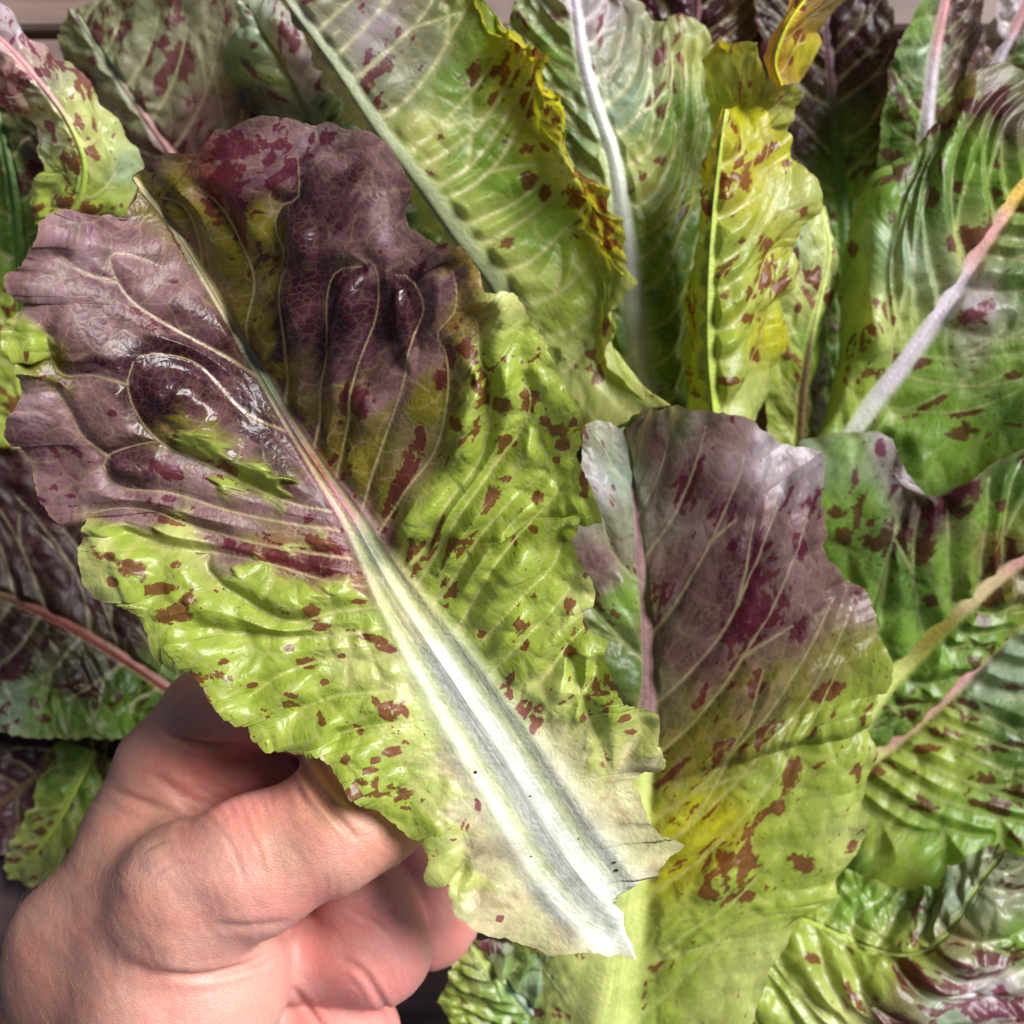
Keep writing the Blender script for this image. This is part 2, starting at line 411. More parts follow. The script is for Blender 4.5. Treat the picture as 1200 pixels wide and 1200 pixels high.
    gl = gl*(1-0.6*ss(1.7, 0.45, nb))
    rim = np.exp(-ed/3.0)[..., None]*np.minimum(1, np.abs(B)/20)[..., None]
    col = col*(1-0.45*rim)+(col*0.4+np.array((.40, .30, .14))*0.6)*0.45*rim
    lum = (col@np.array([.3, .6, .1]))[..., None]; col = lum+(col-lum)*1.06
    col = np.clip(col*np.array(under), 0.004, 0.9)
    th = thin*ss(0.5, 2.2, nb)*(1-0.3*V)+0.05
    props = np.stack([np.clip(spot, 0, 1), np.clip(gl, 0, 1), np.clip(th, 0, 1), np.ones_like(th)], -1)
    cola = np.concatenate([col, np.ones(col.shape[:2]+(1,))], -1)
    flat = np.stack([FX+seed*37.0, FY, 0*FX], -1)
    # split the one continuous sheet into parts
    idx = np.arange(nt*ncol).reshape(nt, ncol)
    F = np.stack([idx[:-1, :-1], idx[:-1, 1:], idx[1:, 1:], idx[1:, :-1]], -1).reshape(-1, 4)
    Pq = P.reshape(-1, 3)[F]; fz = np.cross(Pq[:, 1]-Pq[:, 0], Pq[:, 2]-Pq[:, 0])
    if (fz*N.reshape(-1, 3)[F[:, 0]]).sum() < 0: F = F[:, ::-1]
    fn = lambda arr: arr[:-1, :-1].ravel()
    part = np.zeros(len(F), int)
    vf = fn(vid); nbf = fn(nb)
    if vparts: part[vf >= 0] = vf[vf >= 0]+2
    part[nbf < 1.0] = 1
    Pf, Nf, Cf, Qf, Lf = P.reshape(-1, 3), N.reshape(-1, 3), cola.reshape(-1, 4), props.reshape(-1, 4), flat.reshape(-1, 3)
    if root is None:
        root = empty(name, Vector(P[nt//3, c0].tolist()), label, 'lettuce leaf', group)
    def emit(nm, sel, parent):
        f = F[sel]
        if len(f) == 0: return None
        u, inv = np.unique(f, return_inverse=True)
        return link_mesh(nm, Pf[u], inv.reshape(f.shape), LEAF, parent, Nf[u], {'pigment': ('FLOAT_COLOR', Cf[u]), 'props': ('FLOAT_COLOR', Qf[u]), 'flat': ('FLOAT_VECTOR', Lf[u])})
    emit('blade', part == 0, root)
    mr = emit('midrib', part == 1, root)
    for k in range(len(veins)):
        sel = part == k+2
        if sel.sum() >= 12: emit('vein', sel, mr if mr else root)
    return root, (P, N, X, Y)

def seg_field_big(x, y, p):
    best = np.full(x.shape, 1e6)
    for i in range(len(p)-1):
        a = p[i]; d = p[i+1]-a; L = d@d+1e-9
        u = np.clip(((x-a[0])*d[0]+(y-a[1])*d[1])/L, 0, 1)
        best = np.minimum(best, np.hypot(x-a[0]-u*d[0], y-a[1]-u*d[1]))
    return best, None

# ------------------------------------------------------------------ wooden floor
def wood_material():
    m = bpy.data.materials.new('worn_wood'); m.use_nodes = True; t = m.node_tree; L = t.links
    pb = t.nodes['Principled BSDF']
    tc = t.nodes.new('ShaderNodeTexCoord'); oi = t.nodes.new('ShaderNodeObjectInfo')
    mp = t.nodes.new('ShaderNodeMapping'); L.new(tc.outputs['Object'], mp.inputs['Vector']); mp.inputs['Scale'].default_value = (6, 90, 20)
    va = t.nodes.new('ShaderNodeVectorMath'); va.operation = 'ADD'; L.new(mp.outputs[0], va.inputs[0])
    cb = t.nodes.new('ShaderNodeCombineXYZ'); L.new(math_n(t, 'MULTIPLY', oi.outputs['Random'], 50.0), cb.inputs[0]); L.new(cb.outputs[0], va.inputs[1])
    n = nn(t, 'ShaderNodeTexNoise', Scale=1.0, Detail=8.0, Roughness=0.65); L.new(va.outputs[0], n.inputs['Vector'])
    n2 = nn(t, 'ShaderNodeTexNoise', Scale=14.0, Detail=5.0); L.new(tc.outputs['Object'], n2.inputs['Vector'])
    c = mix_c(t, smstep(t, n.outputs[0], 0.3, 0.7), (.07, .04, .032, 1), (.20, .125, .10, 1))
    c = mix_c(t, smstep(t, n2.outputs[0], 0.35, 0.75), c, (.24, .175, .155, 1))
    L.new(c, pb.inputs['Base Color']); pb.inputs['Roughness'].default_value = 0.6
    b = nn(t, 'ShaderNodeBump', Strength=0.5, Distance=0.001); L.new(n.outputs[0], b.inputs['Height']); L.new(b.outputs[0], pb.inputs['Normal'])
    return m
WOOD = wood_material()
def box_mesh(x0, x1, y0, y1, z0, z1, bev=0.0012):
    v = []; 
    for (zz, i) in ((z0, 0), (z1-bev, 0), (z1, bev)):
        v += [(x0+i, y0+i, zz), (x1-i, y0+i, zz), (x1-i, y1-i, zz), (x0+i, y1-i, zz)]
    f = [(3, 2, 1, 0), (8, 9, 10, 11)]
    for r in (0, 4):
        for k in range(4): f.append((r+k, r+(k+1) % 4, r+4+(k+1) % 4, r+4+k))
    return np.array(v), np.array(f)
v, f = box_mesh(-1.2, 1.2, -1.0, 1.0, -0.05, -0.022)
floor = link_mesh('floor', v, f, WOOD); floor['kind'] = 'structure'; floor['label'] = 'worn brown wooden floor under the leaves'
floor.data.polygons.foreach_set('use_smooth', np.zeros(len(f), bool))
for k in range(-8, 9):
    y0 = k*0.112+0.02
    v, f = box_mesh(-1.2+0.01*(k % 3), 1.2, y0, y0+0.1095, -0.0215, 0.0+0.0006*((k*7) % 3))
    p = link_mesh('plank', v, f, WOOD, floor); p.data.polygons.foreach_set('use_smooth', np.zeros(len(f), bool))

# LEAVES
# ------------------------------------------------------------------ the held leaf
HZ = .105
hero_mid = [(722, 1072), (700, 1048), (662, 1000), (600, 902), (535, 802), (468, 702), (412, 605), (378, 555), (345, 505), (310, 445), (285, 402), (255, 350), (225, 300), (195, 255), (165, 218), (153, 207)]
hz = [.100, .101, .102, .103, .104, .105, .105, .105, .105, .105, .106, .107, .108, .109, .110, .110]
hero_mid = [(x, y, z) for (x, y), z in zip(hero_mid, hz)]
hero_right = [(722, 1075), (718, 1063), (718, 1050), (722, 1042), (732, 1043), (738, 1040), (748, 1030), (760, 1020), (772, 1027), (772, 1018), (783, 1003), (797, 996), (802, 990), (787, 981), (778, 984), (770, 975), (758, 960), (752, 943), (750, 932), (741, 925), (742, 914), (755, 907), (770, 902), (778, 894), (776, 885), (768, 868), (771, 850), (770, 835), (752, 827), (730, 822), (720, 807),
 (715, 790), (708, 775), (705, 760), (712, 748), (702, 745), (690, 738), (683, 725), (685, 712), (695, 705), (697, 690), (690, 675), (676, 655), (670, 635), (673, 610), (677, 590), (685, 582), (693, 578), (691, 568), (680, 545), (674, 530), (677, 518), (680, 508), (672, 492), (674, 480), (675, 465), (662, 455), (655, 438), (652, 425), (642, 413), (640, 398), (632, 390), (628, 377), (620, 372), (612, 355), (603, 342), (585, 336), (567, 338), (562, 318), (550, 298), (541, 286), (536, 292), (530, 285), (517, 287), (497, 277), (483, 268), (477, 257), (476, 240), (482, 230), (484, 218), (475, 207), (468, 190), (458, 172), (440, 158), (415, 157), (400, 150), (383, 143), (365, 147), (340, 139), (312, 135), (290, 143), (272, 153), (265, 149), (255, 152), (252, 160), (258, 172), (257, 184), (240, 182), (213, 180), (190, 188), (187, 201), (175, 203), (163, 198), (152, 205)]
hero_left = [(720, 1078), (717, 1088), (730, 1100), (745, 1122), (725, 1115), (712, 1118), (700, 1112), (680, 1110), (662, 1112), (645, 1118), (625, 1112), (610, 1105), (590, 1095), (575, 1088), (557, 1078), (548, 1068), (537, 1060), (533, 1050), (530, 1040), (530, 1030), (522, 1020), (500, 1025), (505, 1012), (508, 1000), (500, 990), (497, 975), (480, 976), (460, 960), (450, 952), (440, 940), (428, 930), (415, 915), (405, 900), (396, 888), (385, 875), (370, 867), (350, 865), (330, 867), (310, 868), (300, 862), (298, 842), (280, 838), (272, 830), (258, 812), (250, 800), (240, 785), (220, 772), (215, 760), (205, 745), (187, 745), (180, 725), (170, 713), (155, 703), (140, 695), (128, 692), (115, 690), (107, 683), (104, 665), (104, 640), (107, 625), (109, 612), (106, 603), (98, 600), (84, 602), (70, 600), (58, 597), (48, 590), (45, 580), (38, 560), (30, 540), (22, 530), (13, 527), (7, 519), (3, 510), (8, 490), (18, 480), (27, 462), (25, 440), (22, 420), (12, 412), (5, 402), (8, 385), (25, 365), (32, 350), (20, 345), (10, 336), (9, 326), (20, 319), (32, 310), (37, 294), (45, 281), (55, 268), (67, 263), (110, 257), (127, 252), (143, 252), (160, 235), (165, 222), (152, 208)]
hero_veins = [
 [(238, 328), (230, 267), (217, 237), (190, 230)], [(290, 420), (297, 335), (280, 283), (265, 245), (235, 218)], [(333, 478), (335, 400), (334, 317), (323, 267), (333, 240), (352, 232), (352, 185)],
 [(366, 535), (377, 450), (386, 400), (385, 343), (397, 317), (425, 312)], [(393, 565), (405, 500), (420, 430), (440, 370), (443, 320), (432, 303)], [(423, 600), (443, 533), (470, 457), (483, 400), (497, 358), (482, 326), (465, 322)],
 [(440, 628), (477, 573), (510, 527), (525, 460), (523, 417), (513, 390), (533, 363), (535, 337), (530, 317)], [(470, 672), (500, 640), (527, 587), (560, 543), (573, 500), (575, 450), (563, 420), (557, 373), (535, 365)],
 [(485, 690), (517, 640), (545, 595), (580, 545), (610, 505), (622, 470), (615, 440)], [(505, 712), (530, 680), (560, 632), (600, 585), (637, 553), (640, 530), (628, 500)], [(528, 748), (550, 712), (580, 662), (612, 622), (645, 585), (660, 560)],
 [(548, 772), (590, 722), (620, 690), (650, 660), (660, 630)], [(565, 800), (600, 762), (640, 722), (668, 690)], [(590, 835), (612, 815), (640, 790), (668, 752), (685, 735)], [(622, 880), (642, 845), (668, 822), (690, 800), (700, 780)],
 [(690, 950), (718, 915), (712, 900), (690, 843), (677, 800), (668, 770)], [(650, 905), (670, 870), (690, 843)], [(718, 915), (735, 880), (755, 850)],
 [(300, 440), (262, 415), (213, 390), (160, 357), (138, 330), (128, 302), (150, 298), (190, 312)], [(335, 505), (300, 490), (277, 473), (233, 427), (187, 415), (160, 420)], [(388, 600), (333, 587), (233, 540), (187, 517), (160, 483), (150, 450), (157, 423)],
 [(397, 622), (340, 614), (273, 600), (200, 578), (150, 573), (127, 560), (125, 535), (165, 520), (185, 518)], [(412, 655), (350, 646), (290, 634), (230, 618), (190, 603), (150, 595), (110, 598)], [(428, 688), (380, 680), (320, 662), (260, 650), (200, 640), (150, 622)],
 [(440, 712), (390, 718), (340, 728), (283, 700), (243, 668), (245, 650)], [(452, 735), (400, 745), (340, 748), (290, 742), (240, 735)], [(470, 765), (430, 775), (380, 775), (330, 790), (298, 812)], [(488, 800), (450, 810), (400, 815), (350, 832)], [(508, 838), (470, 846), (430, 850), (400, 858)],
 [(528, 873), (490, 880), (467, 913)], [(548, 905), (500, 910), (465, 925)], [(575, 945), (545, 965), (550, 992), (540, 1020)], [(610, 1000), (580, 1015), (560, 1040)], [(150, 450), (110, 440), (75, 440), (60, 420), (55, 395)], [(127, 535), (95, 512), (78, 480), (62, 455)], [(138, 330), (100, 320), (70, 300)]]
hero_cols = [ # x, y, pigment, spottiness, gloss
 (180, 225, 'olive', .35), (215, 210, 'olive', .35), (250, 200, 'red', .2), (290, 160, 'mauve', .2), (340, 160, 'mauve', .15), (400, 175, 'mauve', .1), (450, 200, 'mauve', .1), (470, 240, 'mauve', .1), (330, 210, 'plum', .2), (240, 270, 'olive', .4), (265, 330, 'olive', .4), (300, 300, 'olive', .4), (310, 390, 'olive', .4), (330, 430, 'olive', .3),
 (350, 300, 'dark', 0, .8), (375, 270, 'plum', .1, .9), (370, 360, 'plum', .3, .9), (400, 350, 'dark', 0, .8), (410, 260, 'mauve', .1, .6), (440, 300, 'mauve', .1), (420, 400, 'plum', .5, .8), (395, 440, 'plum', .2), (360, 420, 'brown', .1), (470, 370, 'dark', 0, .9), (460, 430, 'mauve', .3), (445, 470, 'mauve', .4), (490, 420, 'mauve', .2), (505, 300, 'mauve', .1), (520, 340, 'plum', .1), (545, 320, 'ochre', .4), (545, 370, 'ochre', .6), (315, 270, 'olive', .3), (315, 330, 'olive', .3), (318, 400, 'olive', .3), (345, 480, 'olive', .3), (500, 470, 'olive', .5), (480, 530, 'olive', .5), (440, 560, 'olive', .5), (530, 430, 'olive', .6), (560, 470, 'lime', .6),
 (590, 360, 'pale', .3), (610, 400, 'lime', .5), (625, 380, 'pale', .3), (590, 430, 'lime', .7), (640, 450, 'lime', .6), (660, 500, 'lime', .5), (600, 520, 'lime', .5), (550, 560, 'lime', .5), (520, 600, 'lime', .5), (580, 600, 'lime', .45), (640, 600, 'lime', .4), (670, 570, 'lime', .4), (530, 660, 'lime', .4), (600, 680, 'lime', .35), (650, 680, 'lime', .3), (690, 700, 'pale', .3), (620, 750, 'lime', .3), (680, 760, 'lime', .35), (650, 810, 'pale', .3), (700, 830, 'lime', .3), (745, 850, 'pale', .35), (700, 880, 'pale', .15), (740, 900, 'cream', .1), (720, 960, 'cream', .0), (750, 990, 'cream', .0), (720, 1020, 'cream', 0), (660, 920, 'cream', .1), (790, 990, 'cream', 0),
 (90, 290, 'mauve', .25), (130, 275, 'mauve', .25), (60, 310, 'mauve', .2), (30, 330, 'mauve', .2), (160, 300, 'mauve', .25), (200, 340, 'mauve', .25), (240, 390, 'plum', .2, .7), (280, 450, 'plum', .2, .7), (150, 370, 'mauve', .3), (100, 370, 'mauve', .3), (60, 360, 'mauve', .3), (30, 400, 'lime', .3), (60, 430, 'olive', .4), (100, 440, 'mauve', .3), (60, 490, 'mauve', .25), (30, 510, 'plum', .2), (110, 500, 'mauve', .3), (70, 560, 'mauve', .2), (110, 560, 'mauve', .2), (60, 590, 'mauve', .2), (140, 590, 'mauve', .3),
 (345, 250, 'wine', 0, .8), (340, 280, 'wine', 0, .8), (350, 330, 'wine', 0, .8), (345, 370, 'wine', .1, .9), (360, 390, 'dark', .1, .9), (385, 290, 'dark', 0, .9), (410, 330, 'wine', 0, .8), (425, 370, 'wine', 0, .8), (395, 400, 'wine', 0, .9), (430, 345, 'dark', 0, .9), (410, 225, 'dark', 0, .7), (395, 250, 'dark', 0, .8), (470, 350, 'wine', 0, .9), (475, 395, 'wine', 0, .9), (420, 435, 'plum', .4, .7), (395, 480, 'olive', .2, .5), (410, 520, 'olive', .3), (408, 450, 'olive', .3, .7), (430, 470, 'mauve', .2), (445, 500, 'olive', .2), (455, 540, 'olive', .4), (380, 470, 'plum', .1), (365, 480, 'olive', .2), (170, 425, 'wine', 0, .82), (185, 470, 'wine', 0, .82), (215, 425, 'wine', 0, .82), (250, 460, 'wine', 0, .82), (240, 500, 'olive', .1, .8), (255, 530, 'lime', .1, .8), (300, 480, 'dark', 0, .8), (320, 510, 'dark', 0, .8), (270, 430, 'dark', 0, .7), (300, 460, 'dark', 0, .7), (350, 565, 'plum', .1), (380, 600, 'plum', .1), (400, 660, 'rust', .1), (370, 660, 'rust', .1), (330, 650, 'rust', .1), (430, 680, 'rust', .1), (300, 660, 'lime', .2), (350, 640, 'pale', .2), (400, 635, 'mauve', .1),
 (180, 440, 'dark', 0, .82), (210, 440, 'dark', 0, .82), (230, 470, 'plum', .1, .8), (200, 490, 'olive', .2, 1), (225, 515, 'lime', .3, .8), (260, 490, 'plum', .1, .8), (270, 520, 'mauve', .2, .9), (290, 560, 'lime', .4, .8), (320, 570, 'lime', .4), (330, 530, 'plum', .3), (200, 545, 'mauve', .4), (250, 565, 'mauve', .3), (300, 595, 'mauve', .3), (350, 610, 'mauve', .3), (240, 600, 'mauve', .3), (180, 590, 'mauve', .3), (150, 545, 'dark', 0, .8), (390, 640, 'red', .3), (340, 640, 'red', .4), (280, 640, 'mauve', .3), (210, 615, 'pale', .3),
 (150, 630, 'lime', .3), (120, 650, 'pale', .2), (130, 680, 'pale', .3), (180, 680, 'lime', .4), (220, 720, 'lime', .35), (280, 690, 'lime', .3), (340, 700, 'lime', .3), (400, 700, 'lime', .4), (430, 730, 'lime', .3), (280, 750, 'lime', .3), (340, 770, 'lime', .3), (400, 770, 'pale', .3), (450, 780, 'pale', .3), (300, 820, 'lime', .45), (350, 840, 'lime', .4), (410, 830, 'lime', .45), (470, 830, 'pale', .4), (500, 870, 'pale', .2), (420, 880, 'lime', .4), (460, 920, 'lime', .4), (510, 920, 'pale', .2), (490, 960, 'lime', .4), (530, 960, 'pale', .3), (560, 1000, 'cream', .1), (530, 1010, 'pale', .15), (560, 1050, 'cream', .06), (600, 1075, 'cream', .03), (640, 1090, 'cream', 0), (545, 1035, 'pale', .05), (590, 1030, 'cream', .0), (570, 980, 'cream', 0), (560, 950, 'cream', 0), (620, 1030, 'cream', 0), (650, 1060, 'white', 0), (530, 900, 'cream', 0), (500, 840, 'pale', .05), (690, 960, 'cream', 0), (660, 890, 'cream', 0), (700, 990, 'white', 0), (620, 1060, 'cream', .02), (680, 1090, 'cream', 0), (730, 1110, 'cream', 0), (600, 1090, 'cream', .1)]
hero_mcol = [(715, 1065, 'white'), (660, 1000, 'white'), (600, 900, 'white'), (535, 800, 'white'), (470, 702, 'cream'), (430, 640, 'grey'), (400, 590, 'pink'), (370, 545, 'rust'), (340, 495, 'mauve'), (310, 445, 'grey'), (250, 345, 'tan'), (190, 250, 'tan')]
hero_cols = [(c[0], c[1], c[2], (c[3]*.55 if len(c) > 3 else .1))+(tuple(c[4:]) or ((.6,) if c[2] in ('lime', 'pale', 'olive', 'ochre', 'yel') else ())) for c in hero_cols]
hero_blots = [(272, 205, 18, 45, 15), (285, 255, 12, 40, 5), (280, 175, 24, 16), (517, 447, 8, 14), (535, 493, 10, 7), (528, 420, 7, 14), (547, 407, 12, 10), (560, 447, 6, 6), (567, 468, 10, 5), (587, 472, 14, 10), (620, 465, 11, 18), (637, 492, 7, 7), (652, 500, 14, 9), (658, 518, 8, 8), (652, 538, 5, 5), (595, 515, 11, 8), (595, 558, 5, 4), (577, 583, 9, 18, 30), (630, 582, 8, 9), (625, 618, 6, 4), (603, 633, 5, 7), (682, 563, 5, 14), (490, 517, 7, 20, 15), (470, 567, 10, 50, 22), (513, 627, 4, 28, 22), (538, 630, 10, 4), (482, 647, 4, 20, 15), (667, 708, 7, 7), (667, 763, 11, 6), (532, 693, 4, 8), (567, 743, 8, 5), (627, 847, 9, 18, 10), (730, 837, 8, 5), (737, 857, 9, 5),
 (230, 697, 10, 10), (215, 714, 18, 11), (195, 684, 14, 5), (168, 663, 15, 9, 25), (142, 650, 10, 5), (212, 660, 6, 4), (145, 678, 7, 5), (330, 655, 70, 9, 14), (395, 660, 40, 9, 22), (380, 640, 30, 8, 20), (367, 720, 13, 10, 30), (377, 735, 11, 6), (357, 777, 12, 7), (433, 747, 24, 5, 18), (457, 762, 14, 4, 10), (420, 705, 10, 3), (453, 835, 14, 6, 35), (422, 852, 8, 6), (413, 880, 5, 8), (460, 878, 9, 5), (472, 926, 6, 5), (545, 968, 5, 8), (560, 943, 4, 9, -20), (587, 1070, 6, 4), (400, 770, 5, 4), (340, 760, 5, 4), (380, 800, 5, 4), (300, 800, 6, 4), (270, 770, 6, 4),
 (197, 547, 20, 12, 30), (73, 448, 7, 6), (133, 483, 6, 4), (105, 437, 5, 5), (35, 413, 4, 3), (367, 162, 5, 8), (330, 170, 6, 7), (383, 165, 5, 8, -20), (420, 470, 16, 22, 15), (405, 470, 6, 30, 10), (200, 610, 30, 5, 15)]
hero_cols += [(365, 330, 'wine', 0, .8), (375, 400, 'dark', 0, .7), (400, 420, 'dark', .1, .7), (345, 400, 'wine', 0, .7), (385, 320, 'wine', 0, .8), (440, 400, 'dark', .2, .6), (380, 250, 'dark', 0, .6), (490, 330, 'dark', .1, .6), (490, 380, 'plum', .2), (240, 440, 'dark', 0, .7), (290, 510, 'wine', 0, .7), (320, 545, 'dark', 0, .6), (165, 450, 'wine', 0, .8), (352, 260, 'wine', 0, .8), (355, 300, 'wine', 0, .8), (338, 320, 'wine', 0, .8), (350, 350, 'wine', 0, .9), (405, 350, 'wine', 0, .8), (415, 320, 'wine', 0, .8), (420, 390, 'wine', 0, .9), (402, 375, 'wine', 0, .9), (475, 370, 'wine', 0, .8), (412, 245, 'dark', 0, .7), (400, 165, 'lilac_sheen', .05), (360, 155, 'lilac_sheen', .1), (450, 185, 'mauve', .05), (465, 250, 'lilac_sheen', .05), (60, 340, 'lilac_sheen', .1), (100, 300, 'lilac_sheen', .1), (40, 480, 'lilac_sheen', .1), (190, 425, 'wine', 0, .82), (205, 455, 'wine', 0, .82)]  # lilac samples: sky sheen painted onto the purple margins
hero_bumps = [(222, 478, 72, 34, 38, 18), (275, 535, 55, 14, 32, 12), (352, 315, 26, 88, 5, 13), (408, 385, 22, 78, 12, 15), (474, 385, 14, 58, -8, 13), (150, 547, 24, 10, 30, 9), (420, 440, 12, 60, 14, 6), (545, 500, 12, 70, 24, 7), (590, 440, 12, 50, 20, 6), (640, 580, 14, 20, 30, 4), (230, 697, 7, 7, 0, 4)]
hero, hero_data = leaf('large purple and lime speckled lettuce leaf held up between thumb and fingers', hero_mid, hero_left, hero_right, hero_cols,
    nt=760, ns=200, midw=(44, 46, 41, 30, 16, 8.5, 5.5, 3.5, 2), veins=hero_veins, vw=(2.4, 0.8), puff=18, blotches=hero_blots, bumps=hero_bumps, ruffle=(12, 40), teeth=(2.0, 8), gloss=.36, corr=([((745, 1122), (712, 1062)), ((505, 1012), (628, 948)), ((250, 800), (505, 757)), ((107, 625), (430, 632)), ((48, 590), (385, 565)), ((8, 490), (330, 480)), ((5, 402), (290, 410)), ((35, 288), (235, 318)), ((127, 252), (192, 250))], [((797, 996), (675, 1016)), ((771, 850), (575, 862)), ((693, 578), (455, 680)), ((640, 398), (375, 550)), ((541, 286), (315, 452)), ((484, 218), (266, 370)), ((312, 135), (200, 262)), ((190, 188), (172, 230))]), thin=.55,
    bulge=(.0015, .001), zp=([1, 1, 1, .9, .8, .75, .75, 1], [1, 1, 1, .8, .65, .6, .6, 1]), traced=True, spots=.25, sharp=2.6, jit=34, flatp=.12, veincol='tan', seed=3, midcol=hero_mcol, cell=32, cellamp=3.0, group=None, name='held_lettuce_leaf', midprof='broad',
    zl=[(0, .101), (.1, .102), (.2, .1045), (.35, .1055), (.5, .107), (.62, .1105), (.75, .118), (.88, .120), (1, .110)],
    zr=[(0, .101), (.1, .1025), (.25, .105), (.4, .109), (.55, .116), (.7, .124), (.85, .126), (.95, .118), (1, .110)])

# ------------------------------------------------------------------ the pile
GRP = 'loose lettuce leaves in the pile'
leaf('broad lettuce leaf with a purple top and green lower half, directly below the held leaf',
    [(705, 1230, .048), (728, 1080, .052), (744, 960, .055), (758, 850, .056), (760, 770, .057), (753, 690, .058), (747, 620, .060), (740, 550, .062), (732, 500, .064)],
    [(630, 1230, .040), (600, 1100, .048), (590, 950, .052), (620, 800, .056), (650, 680, .060), (672, 600, .066), (680, 540, .069), (682, 500, .068), (695, 492, .067), (712, 497, .066), (728, 499, .065)],
    [(865, 1230, 0.0540), (885, 1180, 0.0560), (905, 1130, 0.0570), (940, 1075, 0.0580), (983, 1052, 0.0580), (978, 1035, 0.0580), (1000, 1005, 0.0600), (1013, 985, 0.0600), (1012, 960, 0.0610), (1005, 945, 0.0610), (1010, 915, 0.0610), (1018, 895, 0.0610), (1024, 880, 0.0610), (1012, 850, 0.0620), (1020, 840, .068), (1036, 810, .064), (1043, 780, .066), (1038, 760, .068), (1028, 745, .067), (1028, 720, .067), (1016, 690, .066), (990, 682, .066), (968, 655, .066), (961, 638, .066), (967, 620, .068), (960, 590, .068), (964, 555, .066), (963, 532, .064), (938, 524, .065), (915, 520, .067), (895, 505, .070), (875, 488, .072), (850, 482, .073), (825, 480, .074), (800, 472, .074), (770, 480, .072), (750, 490, .069), (735, 498, .066)],
    [(700, 520, 'grey', .3), (690, 570, 'lav', .3), (715, 560, 'blue', .2), (720, 620, 'grey', .3), (735, 700, 'green', .25), (700, 650, 'mauve', .3), (745, 780, 'deep', .3), (770, 510, 'mauve', .2), (800, 490, 'grey', .2), (850, 510, 'mauve', .1), (900, 520, 'lav', .1), (930, 560, 'lav', .1), (940, 620, 'mauve', .2), (800, 570, 'plum', .2), (850, 600, 'plum', .2), (880, 640, 'dark', .2, .9), (900, 600, 'mauve', .1), (860, 700, 'dark', .3, .9), (790, 680, 'plum', .2), (780, 760, 'plum', .3), (830, 780, 'plum', .3), (880, 720, 'plum', .2, .8), (950, 690, 'mauve', .1), (930, 740, 'plum', .2), (1000, 710, 'mauve', .3), (1000, 760, 'olive', .5), (960, 790, 'olive', .4), (900, 810, 'olive', .5), (850, 860, 'olive', .5), (800, 880, 'olive', .5), (1020, 780, 'lime', .5), (1000, 830, 'lime', .6), (960, 870, 'lime', .5), (900, 920, 'lime', .55), (840, 960, 'yel', .4), (980, 920, 'lime', .6), (1000, 970, 'pale', .4), (930, 1000, 'lime', .5), (860, 1040, 'lime', .5), (780, 1000, 'yel', .4), (800, 1100, 'lime', .4), (940, 1060, 'lime', .3), (890, 1140, 'pale', .25), (780, 1180, 'lime', .3), (850, 1200, 'pale', .2), (690, 1150, 'pale', .1), (640, 1000, 'green', .3)],
    nt=420, ns=150, midw=(40, 30, 16, 9, 6, 4), vspace=70, vw=(3.4, 1.0), puff=8, fwd=.85, bulge=(.002, .004), seed=11, flatp=.35, midcol=[(700, 1200, 'pale'), (745, 960, 'pale'), (760, 800, 'mauve'), (750, 600, 'mauve'), (735, 510, 'grey')],
    cell=30, cellamp=2.2, blotches=[(885, 720, 22, 45, 30), (935, 640, 8, 14), (880, 690, 14, 30, 20), (858, 640, 7, 7), (925, 905, 12, 20, 10), (850, 1005, 14, 9, -10), (880, 1015, 9, 6, -10), (940, 1010, 16, 12), (970, 810, 20, 10, -30), (910, 945, 10, 10), (1000, 900, 8, 10), (870, 1050, 18, 8, -15), (1005, 700, 7, 9)], ruffle=(9, 50), teeth=(3, 14), smooth=0)

